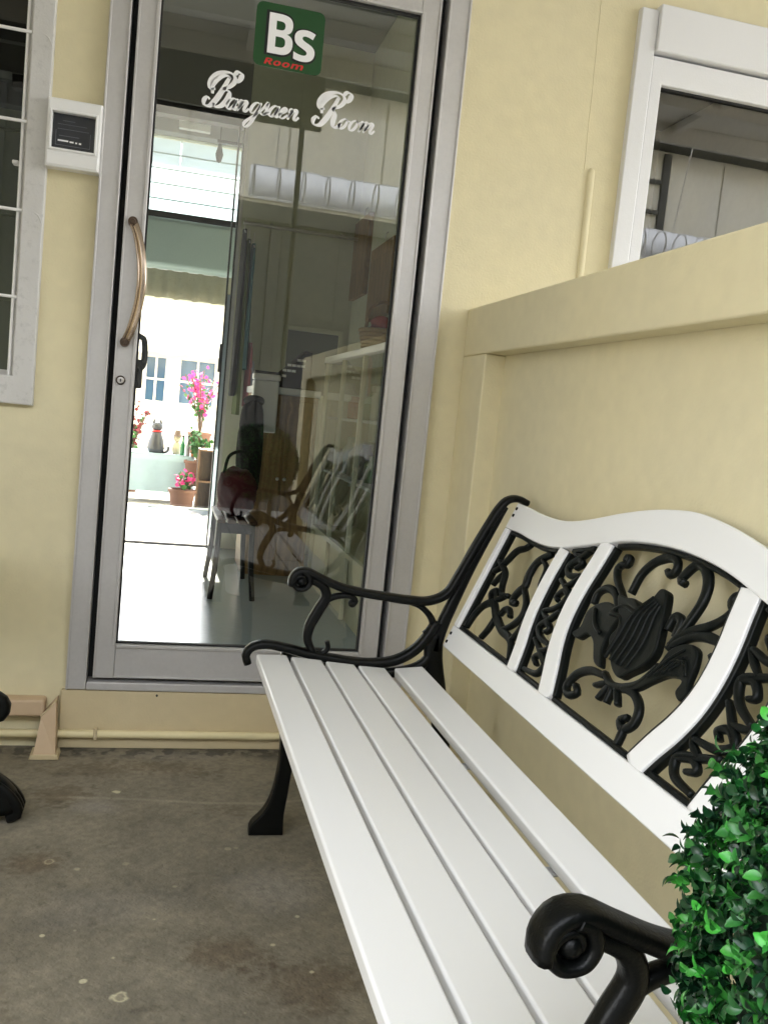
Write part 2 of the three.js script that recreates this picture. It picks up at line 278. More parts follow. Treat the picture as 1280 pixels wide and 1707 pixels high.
// ---------------------------------------------------------------- door
{
  const d = sub('door', house);
  const jl = [-.214, -.160], jr = [.688, .752], top = 2.30;
  // fixed frame: jambs, head, sill, each with a raised lip
  mesh('jamb', [bx(jl[0], jl[1], .171, top, -.10, .020, .003), bx(jl[1] - .005, jl[1], .176, top - .06, .0195, .025, .0015), bx(jl[0], jl[0] + .006, .171, top, .0195, .024, .0015)], MAT.alu, d);
  mesh('jamb', [bx(jr[0], jr[1], .171, top, -.10, .020, .003), bx(jr[0], jr[0] + .006, .176, top - .06, .0195, .025, .0015), bx(jr[1] - .006, jr[1], .171, top, .0195, .024, .0015)], MAT.alu, d);
  mesh('head', bx(jl[1], jr[0], 2.235, top, -.10, .019, .003), MAT.alu, d);
  mesh('sill', [bx(jl[1] + .001, jr[0] - .001, .171, .194, -.10, .022, .003)], MAT.alu, d);
  mesh('weather_strip', [bx(jl[1], -.13, .194, 2.235, -.05, -.03), bx(.66, jr[0], .194, 2.235, -.05, -.03), bx(jl[1], jr[0], 2.2, 2.235, -.05, -.031), bx(jl[1], jr[0], .1945, .21, -.05, -.031)], MAT.rubber, d);
  // leaf
  const L = -.144, R = .668, B = .2045, T = 2.213, gl = -.088, gr = .612, gb = .303, gt = 2.134, zf = .014, zb = -.028;
  const st = (x0, x1) => [bx(x0, x1, B, T, zb, zf, .0025)];
  mesh('stile', [...st(L, gl), bx(L, L + .006, B, T, zf - .001, zf + .003, .0014), bx(gl - .010, gl, gb - .004, gt + .004, zf - .001, zf + .0045, .002)], MAT.alu, d);
  mesh('stile', [...st(gr, R), bx(R - .006, R, B, T, zf - .001, zf + .003, .0014), bx(gr, gr + .010, gb - .004, gt + .004, zf - .001, zf + .0045, .002)], MAT.alu, d);
  mesh('rail', [bx(gl + .0004, gr - .0004, B, gb, zb, zf - .001, .0025), bx(gl, gr, gb - .010, gb, zf - .002, zf + .004, .002), bx(gl, gr, B + .002, B + .007, zf - .002, zf + .002, .001)], MAT.alu, d);
  mesh('rail', [bx(gl + .0004, gr - .0004, gt, T, zb, zf - .001, .0025), bx(gl, gr, gt, gt + .010, zf - .002, zf + .004, .002)], MAT.alu, d);
  mesh('gasket', [bx(gl, gl + .005, gb, gt, -.011, .004), bx(gr - .006, gr, gb, gt, -.011, .004), bx(gl + .005, gr - .006, gb, gb + .005, -.011, .004), bx(gl + .005, gr - .006, gt - .006, gt, -.011, .004)], MAT.rubber, d);
  { const g = new THREE.PlaneGeometry(gr - gl - .002, gt - gb - .002); g.translate((gl + gr) / 2, (gb + gt) / 2, -.012); mesh('glass_pane', g, MAT.glass, d); }
  // pull handle
  const hy0 = 1.146, hy1 = 1.452, hx = -.120;
  const hp = []; for (let i = 0; i <= 12; i++) { const t = i / 12, a = Math.sin(Math.PI * t); hp.push(V(hx + .006 + .031 * Math.pow(a, .8), hy0 + (hy1 - hy0) * t, zf + .012 + .036 * Math.pow(a, .7))); }
  mesh('handle', [sweep(hp, V(-.35, 0, .94).normalize(), .0095, .0055, { n: 40, k: 14, e: 2.2 }), sweep(hp.map(p => p.clone().add(V(-.0115, 0, -.002))), V(-.35, 0, .94).normalize(), .0035, .0045, { n: 40, k: 8, e: 2 })], MAT.bronze, d);
  mesh('handle_boss', [cyl([hx, hy0 - .006, zf - .002], [hx, hy0 - .006, zf + .016], .0135, .0125, 20), cyl([hx, hy0 - .006, zf + .016], [hx, hy0 - .006, zf + .019], .0075, .006, 16)], MAT.bronzeDark, d);
  mesh('handle_boss', [cyl([hx, hy1 + .006, zf - .002], [hx, hy1 + .006, zf + .016], .0135, .0125, 20), cyl([hx, hy1 + .006, zf + .016], [hx, hy1 + .006, zf + .019], .0075, .006, 16)], MAT.bronzeDark, d);
  { const l = mesh('lock', [lathe([[0, 0], [.0125, 0], [.0125, .005], [.0095, .007]], 0, 0, 0, 28).rotateX(Math.PI / 2).translate(-.124, 1.037, zf), ], MAT.bronzeDark, d);
    mesh('lock_cylinder', lathe([[.0092, .004], [.0092, .0085], [.0075, .0098], [0, .0098]], 0, 0, 0, 24).rotateX(Math.PI / 2).translate(-.124, 1.037, zf), MAT.steel, l);
    mesh('keyhole', bx(-.1255, -.1225, 1.033, 1.041, zf + .0095, zf + .0103), MAT.black, l); }
  // inner handle on the room side of the stile
  mesh('inner_handle', [bx(-.098, -.070, 1.02, 1.10, -.062, -.036, .006), tube([[-.09, 1.165, -.03], [-.072, 1.155, -.07], [-.07, 1.09, -.075], [-.088, 1.07, -.03]], .009, 24, 8)], MAT.black, d);
  // green sticker with its letters
  const zs = -.0108;
  const sx0 = .160, sx1 = .348, sy0 = 1.925, sy1 = 2.092, rc = .022;
  const rs = new THREE.Shape(); rs.moveTo(sx0 + rc, sy0); rs.lineTo(sx1 - rc, sy0); rs.quadraticCurveTo(sx1, sy0, sx1, sy0 + rc); rs.lineTo(sx1, sy1 - rc); rs.quadraticCurveTo(sx1, sy1, sx1 - rc, sy1); rs.lineTo(sx0 + rc, sy1); rs.quadraticCurveTo(sx0, sy1, sx0, sy1 - rc); rs.lineTo(sx0, sy0 + rc); rs.quadraticCurveTo(sx0, sy0, sx0 + rc, sy0);
  const sticker = mesh('sticker', extrude(rs, .0006).translate(0, 0, zs), MAT.green, d, { label: 'green rounded sticker with white letters Bs over red Room' });
  const text = (t, size, x, y, z, w, sh = 0) => { const g = new TextGeometry(t, { font: fontBold, size, depth: .0005, curveSegments: 6 }); g.computeBoundingBox(); const b = g.boundingBox; g.translate(-b.min.x, -b.min.y, 0); if (w) g.scale(w / (b.max.x - b.min.x), 1, 1); if (sh) g.applyMatrix4(new THREE.Matrix4().set(1, sh, 0, 0, 0, 1, 0, 0, 0, 0, 1, 0, 0, 0, 0, 1)); return g.translate(x, y, z); };
  mesh('lettering', [text('B', .106, .196, 1.962, zs + .0013, .068)], MAT.white, sticker);
  mesh('lettering', [text('s', .106, .268, 1.955, zs + .0013, .058)], MAT.white, sticker);
  mesh('letter_outline', [text('B', .118, .188, 1.956, zs + .0007, .080)], MAT.black, sticker);
  mesh('letter_outline', [text('s', .118, .262, 1.949, zs + .0007, .068)], MAT.black, sticker);
  mesh('lettering', [text('Room', .017, .190, 1.932, zs + .0007, .105, .35)], MAT.red, sticker);
  // script lettering: pen strokes, thick on the way down
  const EM = .0305, SL = .52, base = 1.797;
  const oval = [[.86, .82], [.62, 1.0], [.3, .92], [.08, .5], [.16, .1], [.42, 0], [.7, .25], [.86, .82]];
  const G = {
    a: { w: 1.12, s: [oval, [[.92, 1.02], [.84, .5], [.86, .1], [1.0, 0], [1.25, .35]]] },
    n: { w: 1.28, s: [[[-.05, .6], [.12, .98], [.24, .95], [.2, .5], [.12, 0]], [[.14, .2], [.42, .8], [.66, 1], [.8, .9], [.76, .4], [.8, .06], [.95, 0], [1.25, .35]]] },
    g: { w: 1.1, s: [oval, [[.92, 1.02], [.84, .2], [.68, -.7], [.4, -1.25], [.08, -1.3], [-.02, -.95], [.4, -.45], [1.2, .3]]] },
    s: { w: .78, s: [[[-.05, .3], [.3, .9], [.42, 1.2], [.5, .8], [.56, .35], [.38, .02], [.12, .05], [.1, .2]], [[.4, .03], [.85, .35]]] },
    e: { w: .86, s: [[[.02, .35], [.4, .55], [.58, .82], [.42, 1.0], [.16, .8], [.08, .35], [.22, .04], [.5, .02], [.9, .38]]] },
    o: { w: 1.02, s: [[[.5, 1], [.2, .8], [.08, .4], [.26, .02], [.56, .1], [.76, .55], [.66, .92], [.46, .96]], [[.6, .95], [.8, .8], [1.1, .8]]] },
    m: { w: 1.9, s: [[[-.05, .6], [.12, .98], [.24, .95], [.2, .5], [.12, 0]], [[.14, .2], [.42, .8], [.62, 1], [.74, .9], [.7, .4], [.64, 0]], [[.66, .2], [.94, .8], [1.18, 1], [1.3, .9], [1.26, .4], [1.3, .06], [1.45, 0], [1.7, .35]]] },
    B: { w: 2.35, s: [[[1.05, 2.75], [.9, 1.7], [.6, .6], [.2, .0], [-.35, .0], [-.6, .4], [-.35, .75], [-.05, .55]], [[.1, 1.55], [-.5, 1.5], [-.75, 2.1], [-.35, 2.85], [.5, 3.15], [1.3, 3.05], [1.75, 2.6], [1.5, 2.0], [.85, 1.65]], [[.85, 1.65], [1.6, 1.5], [1.75, .8], [1.35, .15], [.75, .02], [.45, .3]], [[.0, 1.1], [-.35, 1.9], [.1, 2.65], [.8, 2.85], [1.25, 2.6]], [[1.4, 3.05], [1.7, 3.35], [2.15, 3.2], [2.2, 2.7], [2.0, 2.45]]] },
    R: { w: 2.5, s: [[[1.05, 2.75], [.9, 1.7], [.6, .6], [.2, .0], [-.35, .0], [-.6, .4], [-.35, .75], [-.05, .55]], [[.1, 1.55], [-.5, 1.5], [-.75, 2.1], [-.35, 2.85], [.5, 3.15], [1.3, 3.05], [1.75, 2.6], [1.5, 2.0], [.85, 1.65]], [[.85, 1.65], [1.3, 1.3], [1.45, .5], [1.7, .05], [2.1, .1], [2.35, .5]], [[.0, 1.1], [-.35, 1.9], [.1, 2.65], [.8, 2.85], [1.25, 2.6]], [[1.4, 3.05], [1.7, 3.35], [2.15, 3.2], [2.2, 2.7], [2.0, 2.45]]] },
  };
  const word = (str, x0, x1) => {
    let w = 0; for (const c of str) w += G[c].w; const k = (x1 - x0) / (w * EM); let x = x0;
    for (const c of str) {
      const cap = 'BR'.includes(c), gs = [];
      for (const st of G[c].s) {
        const P = st.map(([a, b]) => V(x + (a * k * .92 + SL * b * .62) * EM + (cap ? .016 : 0), base + b * EM * .98, zs + .0006));
        const wd = (f, t) => { const dn = Math.abs(t.y * .88 + t.x * .4); const e = .35 + .65 * Math.sin(Math.PI * cl(f * .94 + .03)); return EM * (cap ? .078 + .195 * Math.pow(dn, 2) * e : .05 + .115 * Math.pow(dn, 2) * e); };
        gs.push(sweep(P, V(0, 0, 1), wd, .0003, { n: 26, k: 8, e: 14 }));
      }
      mesh('lettering', gs, MAT.white, d);
      x += G[c].w * k * EM;
    }
  };
  word('Bangsaen', .034, .298); word('Room', .334, .520);
}
// ---------------------------------------------------------------- window with bars, at the left
{
  const w = sub('window', house); const fr = -.344, fi = -.399, fb = .946, fib = 1.02, x0 = -1.56, ft = 2.30;
  const s = poly([[x0, fb], [fr, fb], [fr, ft], [x0, ft]]); s.holes.push(rectHole(x0 + .055, fi, fib, ft - .06));
  mesh('frame', [extrude(s, .05, .004).translate(0, 0, -.028)], MAT.winOld, w);
  const s2 = poly([[x0 + .05, fib - .006], [fi + .006, fib - .006], [fi + .006, ft - .054], [x0 + .05, ft - .054]]); s2.holes.push(rectHole(x0 + .068, fi - .014, fib + .014, ft - .075));
  mesh('sash', extrude(s2, .03, .002).translate(0, 0, -.05), MAT.winOld, w);
  { const g = new THREE.PlaneGeometry(1.1, 1.22); g.translate(-.96, 1.63, -.036); mesh('glass_pane', g, MAT.glassTint, w); }
  for (const y of [1.003, 1.225, 1.447, 1.67, 1.891, 2.11]) mesh('security_bar', cyl([x0 + .04, y + .002, .016], [fi + .012, y, .016], .0042, .0042, 10), MAT.barWhite, w);
  for (const x of [-.409, -.62, -.83, -1.04, -1.25]) mesh('security_bar', cyl([x, .99, .0105], [x, 2.25, .0105], .0040, .0040, 10), MAT.barWhite, w);
  for (const y of [1.447, 1.891]) mesh('bar_anchor', tube([[fi + .010, y, .0165], [fi + .028, y - .001, .0195], [fi + .041, y - .008, .0205], [fi + .049, y - .022, .0205], [fi + .0525, y - .034, .019]], .0026, 24, 8), MAT.winOld, w);
  mesh('catch', bx(-.432, -.416, 1.565, 1.575, -.03, .0, .003), MAT.barWhite, w);
}
// ---------------------------------------------------------------- white window above the low wall
{
  const w = sub('window', house);
  const xl = 1.272, xr = 2.39, yb = 1.2, yt = 2.286;
  mesh('jamb', bx(xl, 1.327, yb, yt - .004, -.08, .024, .004), MAT.winWhite, w);
  mesh('jamb', bx(xr - .055, xr, yb, yt - .004, -.08, .024, .004), MAT.winWhite, w);
  mesh('shutter_housing', bx(1.3275, xr + .004, 2.164, 2.297, -.06, .036, .005), MAT.winWhite, w);
  mesh('sill', bx(1.3275, xr - .0555, yb, 1.25, -.08, .03, .004), MAT.winWhite, w);
  const s = poly([[1.3285, 1.2505], [xr - .0565, 1.2505], [xr - .0565, 2.156], [1.3285, 2.156]]); s.holes.push(rectHole(1.366, xr - .095, 1.29, 2.078));
  mesh('sash', extrude(s, .045, .003).translate(0, 0, -.028), MAT.winWhite, w);
  const s2 = poly([[1.3655, 1.2895], [xr - .0945, 1.2895], [xr - .0945, 2.0785], [1.3655, 2.0785]]); s2.holes.push(rectHole(1.372, xr - .101, 1.296, 2.072));
  mesh('gasket', extrude(s2, .016).translate(0, 0, -.018), MAT.rubber, w);
  { const g = new THREE.PlaneGeometry(.93, .79); g.translate(1.831, 1.684, -.012); mesh('glass_pane', g, MAT.glass, w); }
}
// half-buried cable cover and the wire above it, painted over
{
  mesh('cable_cover', [sweep([V(1.185, 1.2, .0), V(1.184, 1.5, .0), V(1.181, 1.795, .0)], V(0, 0, 1), f => .0115, f => .0095, { n: 20, k: 14, e: 2 }), new THREE.SphereGeometry(1, 16, 10).scale(.0115, .014, .0095).translate(1.181, 1.795, 0)], MAT.wall, house);
  const pts = []; for (let i = 0; i <= 24; i++) { const t = i / 24; pts.push([1.158 - .013 * t + .0022 * (vnoise(i * .9, 3.3, 64) - .5), 1.80 + .75 * t, -.0002]); }
  mesh('painted_wire', tube(pts, .0013, 80, 6), MAT.wall, house);
}

// ---------------------------------------------------------------- low wall beside the bench
{
  const w = thing('low_wall', 'cream low wall with a raised frame round a sunken panel behind the bench', 'wall', [.95, 0, 1.6]);
  mesh('top_beam', bx(.843, 1.06, 1.211, 1.35, .0005, 3.3, .006), MAT.wall, w);
  mesh('post', bx(.843, 1.06, .001, 1.2105, .0005, .197, .005), MAT.wall, w);
  mesh('post', bx(.843, 1.06, .001, 1.2105, 3.1, 3.3, .005), MAT.wall, w);
  mesh('panel', bx(.902, 1.0, .001, 1.2108, .1965, 3.101), MAT.wall, w);
}

// ================================================================ THE BENCH
{
  const ZA = .545, ZB = 1.967, ZC = (ZA + ZB) / 2;
  const b = thing('garden_bench', 'white slatted garden bench with black cast iron ends and a rose scroll back', 'bench', [.5, 0, ZC]);
  // --- iron ends
  const endIron = (z) => {
    const e = sub('iron_end', b); const N = V(0, 0, 1), P = l => l.map(([x, y]) => V(x, y, z));
    const S = (l, w, d, o) => sweep(P(l), N, w, d, { k: 12, ...o });
    mesh('seat_rail', [S([[.226, .412], [.220, .432], [.231, .450], [.26, .459], [.312, .452], [.365, .440], [.424, .430], [.478, .423], [.531, .423], [.579, .432], [.619, .455], [.650, .49], [.672, .53]], f => .0095 + .004 * f, .017, { n: 56 }),
      S([[.30, .43], [.36, .415], [.45, .402], [.55, .398], [.64, .42], [.68, .47]], .012, .013, { n: 30 })], MAT.iron, e);
    mesh('armrest', [S([[.330, .606], [.341, .613], [.336, .624], [.321, .620], [.315, .606], [.326, .594], [.345, .597], [.353, .612], [.347, .628], [.334, .634]], f => .0045 + .004 * f, f => .014 + .005 * f, { n: 60 }),
      S([[.311, .600], [.312, .618], [.323, .633], [.343, .636], [.377, .622], [.419, .605], [.473, .593], [.533, .586], [.594, .580], [.648, .581], [.689, .601], [.715, .646], [.745, .711], [.775, .772], [.801, .820], [.818, .838], [.842, .843], [.868, .834]], f => .0085 + .0025 * Math.sin(Math.PI * f), .018, { n: 110 })], MAT.iron, e);
    mesh('scroll', new THREE.SphereGeometry(1, 18, 12).scale(.012, .012, .017).translate(.333, .612, z), MAT.iron, e);
    mesh('back_upright', [S([[.812, .822], [.775, .742], [.737, .656], [.708, .582], [.684, .515], [.672, .46]], f => .008 + .009 * f, .014, { n: 40 }), S([[.668, .50], [.672, .44], [.69, .36], [.712, .25], [.735, .12], [.758, .02]], f => .024 - .006 * f, .014, { n: 40 })], MAT.iron, e);
    mesh('arm_support', [S([[.350, .618], [.385, .602], [.395, .579], [.380, .545], [.363, .507], [.360, .475], [.376, .443]], f => .008 + .005 * Math.sin(Math.PI * f), .013, { n: 44 }), S([[.372, .535], [.399, .571], [.427, .582], [.456, .581], [.466, .571], [.458, .561]], f => .0085 - .002 * f, .011, { n: 30 }), S([[.373, .444], [.399, .443], [.410, .455], [.407, .472]], .006, .010, { n: 20 }), new THREE.SphereGeometry(1, 14, 10).scale(.010, .010, .012).translate(.459, .565, z)], MAT.iron, e);
    mesh('arm_brace', [S([[.575, .580], [.626, .566], [.655, .540], [.662, .52], [.652, .503], [.664, .49], [.660, .46]], f => .006 + .004 * f, .011, { n: 36 }), S([[.666, .512], [.650, .508], [.640, .501]], f => .006 - .003 * f, .008, { n: 10 })], MAT.iron, e);
    const leftEdge = new THREE.CatmullRomCurve3([[.285, .43], [.304, .32], [.3185, .22], [.3165, .15], [.306, .09], [.290, .055], [.266, .028], [.261, .016]].map(p => V(p[0], p[1], 0)), false, 'centripetal').getPoints(28).map(p => [p.x, p.y]);
    const rightEdge = new THREE.CatmullRomCurve3([[.342, .004], [.341, .05], [.346, .11], [.3515, .20], [.345, .31], [.325, .43]].map(p => V(p[0], p[1], 0)), false, 'centripetal').getPoints(20).map(p => [p.x, p.y]);
    mesh('leg', [extrude(poly([[.261, .0], [.342, .0], ...rightEdge, ...leftEdge]), .034, .004, 8).translate(0, 0, z - .017)], MAT.iron, e);
    mesh('leg', [S([[.70, .20], [.728, .10], [.742, .04]], f => .017, .014, { n: 16 }), extrude(poly([[.715, 0], [.80, 0], [.80, .018], [.772, .045], [.748, .08], [.725, .06]]), .034, .003).translate(0, 0, z - .017)], MAT.iron, e);
    return e;
  };
  const ZN = 1.99; endIron(ZA); endIron(ZN);
  // --- seat
  const sl = [[.242, .313, .440, .440], [.3215, .395, .437, .431], [.4035, .474, .429, .423], [.4825, .549, .421, .417], [.573, .644, .417, .424]];
  for (const [x0, x1, ya, yb] of sl) {
    const g = new RoundedBoxGeometry(x1 - x0, .024, ZN - ZA - .036, 3, .0045); g.rotateZ(Math.atan2(yb - ya, x1 - x0)); g.translate((x0 + x1) / 2, (ya + yb) / 2 - .012, (ZA + ZN) / 2); mesh('slat', g, MAT.slat, b);
  }
  for (const z of [1.10, 1.48]) mesh('seat_strap', sweep([V(.25, .414, z), V(.36, .405, z), V(.48, .395, z), V(.56, .391, z), V(.64, .396, z)], V(0, 0, 1), .0025, .012, { n: 20, k: 8, e: 6 }), MAT.zinc, b);
  // --- back: local plane (z along the bench, s up the slope), d towards the sitter
  const ux = .389, uy = .9212, A = V(.71, .528, 0);
  const B4 = new THREE.Matrix4().makeBasis(V(0, 0, 1), V(ux, uy, 0), V(-uy, ux, 0)).setPosition(A);
  const at = (z, s, d = 0) => V(z, s, d).applyMatrix4(B4); const BN = V(-uy, ux, 0);
  const lay = (g) => g.applyMatrix4(B4);
  const zL = ZA + .012, zR = ZB + .010;
  const mir = l => l.map(([z, s]) => [2 * ZC - z, s]);   // the wooden back is laid out about its own middle
  const topO = [[zL, .333], [.64, .330], [.70, .325], [.78, .323], [.857, .328], [.947, .347], [1.026, .369], [1.12, .390], [1.19, .400]], topI = [[zL, .266], [.64, .2655], [.709, .261], [.78, .259], [.845, .264], [.935, .282], [1.017, .303], [1.096, .321], [1.172, .331]];
  const curve2 = (l) => new THREE.CatmullRomCurve3(l.map(([z, s]) => V(z, s, 0)), false, 'centripetal').getPoints(60).map(p => [p.x, p.y]);
  const O = curve2([...topO, [ZC, .4045], ...mir(topO).reverse(), [zR, .334]]), I = curve2([...topI, [ZC, .335], ...mir(topI).reverse(), [zR, .2665]]);
  mesh('crest_rail', lay(extrude(poly([...O, ...I.slice().reverse()]), .026, .0035).translate(0, 0, -.026)), MAT.slat, b);
  mesh('bottom_rail', lay(bx(zL, zR, -.058, -.0005, -.026, .0, .004)), MAT.slat, b);
  for (const [z, z2] of [[zL, zL + .023], [2 * ZC - zL - .023, zR]]) mesh('stile', lay(bx(z, z2, .0, .2655, -.026, -.0005, .003)), MAT.slat, b);
  for (const [z, s] of [[zL + .014, .318], [zL + .014, .30], [zL + .014, -.02], [zL + .014, -.042], [zR - .014, .31], [zR - .014, -.03]]) mesh('bolt', lay(lathe([[0, .0025], [.0035, .002], [.0045, -.001]], 0, 0, 0, 10).rotateX(Math.PI / 2).translate(z, s, .0008)), MAT.iron, b);
  const s1 = [[.925, -.004], [.910, .048], [.895, .086], [.884, .126], [.879, .174], [.880, .224], [.884, .268]], s2 = [[1.093, -.004], [1.070, .040], [1.046, .080], [1.028, .124], [1.021, .169], [1.023, .219], [1.030, .263], [1.036, .310]];
  const bar = (l, w, d, dep, o) => sweep(l.map(([z, s]) => at(z, s, dep)), BN, w, d, o);
  const slats = [[s1, .0195], [s2, .0235], [mir(s2), .0235], [mir(s1), .0195]];
  for (const [l, w] of slats) mesh('back_slat', bar(l, w, .009, -.012, { n: 40, k: 16, e: 9 }), MAT.slat, b);
  // --- cast iron tracery
  const off = (l, o) => { const P = new THREE.CatmullRomCurve3(l.map(([z, s]) => V(z, s, 0)), false, 'centripetal').getPoints(24); return P.map((p, i) => { const t = P[Math.min(24, i + 1)].clone().sub(P[Math.max(0, i - 1)]).normalize(); return [p.x - t.y * o, p.y + t.x * o]; }); };
  const D = -.016;
  const iron = (l, w = .0065, o = {}) => bar(l, o.hw || (f => w * (1.05 - .35 * Math.abs(2 * f - 1))), .0075, D, { n: o.n || 30, k: 8, ...o });
  const edge = l => bar(l, .0048, .0085, D, { n: 40, k: 8, e: 4 });
  const inner = (za, zb, m) => { const r = I.filter(p => p[0] > za && p[0] < zb).map(p => [p[0], p[1] - .005]); return edge(r); };
  const tr = sub('iron_tracery', b);
  const BR = [[zL + .027, .004], [.905, .004]];
  const cell = (flip) => { const F = flip ? mir : (l => l); return [
    edge(F([[zL + .028, .0], [zL + .028, .13], [zL + .028, .262]])), edge(F([[zL + .027, .004], [.75, .004], [.905, .004]])), edge(F(off(s1, .0235))),
    edge(F(I.filter(p => p[0] > zL + .02 && p[0] < .862).map(p => [p[0], p[1] - .005]))),
    iron(F([[.598, .012], [.607, .048], [.628, .076], [.671, .094], [.718, .073], [.779, .054], [.843, .045], [.880, .012]]), .011), iron(F([[.672, .087], [.637, .112], [.660, .122], [.681, .107], [.715, .123]]), .008),
    iron(F([[.590, .160], [.611, .173], [.629, .196], [.653, .226], [.690, .240], [.706, .252]]), .009), iron(F([[.590, .187], [.653, .167], [.669, .141], [.691, .121], [.729, .126]]), .008),
    iron(F([[.779, .120], [.758, .118], [.756, .130], [.765, .147], [.779, .162], [.770, .188], [.777, .220], [.823, .250]]), .0115), iron(F([[.780, .159], [.826, .128], [.836, .103], [.813, .074], [.779, .054]]), .008),
    iron(F([[.734, .080], [.745, .096], [.766, .100], [.785, .088]]), .007), iron(F([[.843, .045], [.858, .079], [.862, .110]]), .007), iron(F([[.800, .230], [.835, .215], [.845, .18], [.858, .165]]), .006), iron(F([[.70, .012], [.715, .04], [.72, .07]]), .007), iron(F([[.62, .13], [.632, .15], [.645, .165]]), .006) ]; };
  mesh('scroll_panel', cell(false), MAT.ironFine, tr); mesh('scroll_panel', cell(true), MAT.ironFine, tr);
  const strip = (flip) => { const F = flip ? mir : (l => l); const g = [edge(F(off(s1, -.0235))), edge(F(off(s2, .0275))), edge(F([[.945, .004], [1.0, .004], [1.06, .004]])), edge(F(I.filter(p => p[0] > .90 && p[0] < 1.012).map(p => [p[0], p[1] - .005])))];
    const mid = t => { const a = s1[Math.round(t * 6)], c = s2[Math.round(t * 7)]; const q = (l, u) => { const C = new THREE.CatmullRomCurve3(l.map(([z, s]) => V(z, s, 0)), false, 'centripetal').getPoint(u); return [C.x, C.y]; }; const x = q(s1, t), y = q(s2, t); return [[x[0] + .026, x[1]], [y[0] - .03, y[1]]]; };
    const at2 = (t, k) => { const [p, q] = mid(t); return [p[0] + (q[0] - p[0]) * k, p[1] + (q[1] - p[1]) * k]; };
    for (let i = 0; i < 4; i++) { const t0 = .06 + i * .235, sg = i % 2 ? 1 : 0, X = k => sg ? 1 - k : k;
      g.push(iron(F([at2(t0, X(.1)), at2(t0 + .03, X(.65)), at2(t0 + .10, X(.85)), at2(t0 + .17, X(.5)), at2(t0 + .235, X(.15))]), .0075), iron(F([at2(t0 + .10, X(.85)), at2(t0 + .14, X(.55)), at2(t0 + .10, X(.35)), at2(t0 + .07, X(.5))]), .0065), iron(F([at2(t0 + .17, X(.5)), at2(t0 + .2, X(.8)), at2(t0 + .235, X(.95))]), .006)); }
    return g; };
  mesh('scroll_panel', strip(false), MAT.ironFine, tr); mesh('scroll_panel', strip(true), MAT.ironFine, tr);
  // the rose in the middle
  const rose = [edge(off(s2, -.0275)), edge(mir(off(s2, -.0275))), edge([[1.118, .004], [ZC, .004], [2 * ZC - 1.118, .004]]), edge(I.filter(p => p[0] > 1.055 && p[0] < 2 * ZC - 1.055).map(p => [p[0], p[1] - .005])),
    iron([[1.110, .288], [1.108, .297], [1.119, .297], [1.122, .284], [1.104, .280], [1.097, .270], [1.112, .252], [1.144, .235], [1.176, .218]], .007),
    iron([[1.177, .237], [1.178, .276], [1.200, .305], [1.237, .320], [1.260, .316], [1.268, .301], [1.258, .291], [1.247, .297]], .0085), iron([[1.307, .286], [1.293, .289], [1.299, .305], [1.315, .323], [1.338, .320], [1.363, .298], [1.372, .269], [1.367, .234], [1.360, .206], [1.350, .178]], .010, { n: 44 }),
    iron([[1.453, .286], [1.452, .294], [1.440, .295], [1.437, .283], [1.452, .276], [1.463, .288], [1.462, .305]], .0075), iron([[1.453, .278], [1.439, .256], [1.411, .234], [1.377, .216], [1.350, .185]], .008), iron([[1.355, .185], [1.391, .212], [1.430, .222], [1.462, .219], [1.478, .206], [1.467, .192], [1.453, .199]], .0085),
    iron([[1.290, .088], [1.330, .089], [1.357, .073], [1.362, .050], [1.341, .033], [1.326, .043], [1.341, .053]], .0085), iron([[1.345, .038], [1.348, .006]], .007, { n: 8 }), iron([[1.232, .09], [1.177, .084], [1.141, .064], [1.130, .037], [1.150, .026], [1.172, .038], [1.156, .048]], .0085),
    iron([[1.078, .192], [1.075, .214], [1.096, .229], [1.131, .226], [1.163, .203]], .008), iron([[1.352, .150], [1.327, .110], [1.289, .088], [1.249, .084], [1.222, .094]], .008), iron([[1.325, .205], [1.327, .230], [1.347, .228], [1.352, .200]], .008),
    ...[[[1.244, .082], [1.213, .067]], [[1.252, .080], [1.240, .050]], [[1.264, .080], [1.268, .052]], [[1.276, .082], [1.300, .060]]].map(l => iron(l, .006, { n: 6 }))];
  mesh('scroll_panel', rose, MAT.ironFine, tr);
  const relief = (pts, t, z0) => lay(extrude(poly(pts, true), t, .003, 4).translate(0, 0, D - t / 2 + z0));
  const flower = [relief([[1.156, .225], [1.185, .228], [1.213, .231], [1.236, .223], [1.255, .238], [1.267, .263], [1.284, .263], [1.304, .233], [1.321, .199], [1.334, .164], [1.324, .138], [1.295, .113], [1.277, .100], [1.248, .107], [1.210, .137], [1.196, .153], [1.203, .176]], .018, .002),
    relief([[1.120, .205], [1.162, .205], [1.186, .193], [1.182, .170], [1.184, .13], [1.206, .099], [1.182, .100], [1.145, .132], [1.117, .138], [1.094, .122], [1.066, .126], [1.082, .144], [1.078, .176]], .014, .0)];
  for (let i = 0; i < 5; i++) { const k = i / 4; flower.push(sweep([[1.215 + .07 * k, .118 + .0 * k], [1.222 + .075 * k, .16 + .01 * k], [1.228 + .062 * k, .205 + .012 * k], [1.262 + .03 * k, .245 - .008 * k]].map(([z, s]) => at(z, s, D + .0105)), BN, .0032, .004, { n: 16, k: 6, e: 2 })); }
  for (const l of [[[1.105, .185], [1.13, .16], [1.16, .15]], [[1.165, .198], [1.19, .212], [1.235, .208]], [[1.16, .19], [1.20, .19], [1.215, .16], [1.21, .13]]]) flower.push(sweep(l.map(([z, s]) => at(z, s, D + .009)), BN, .004, .004, { n: 14, k: 6, e: 2 }));
  mesh('rose', flower, MAT.ironFine, tr);
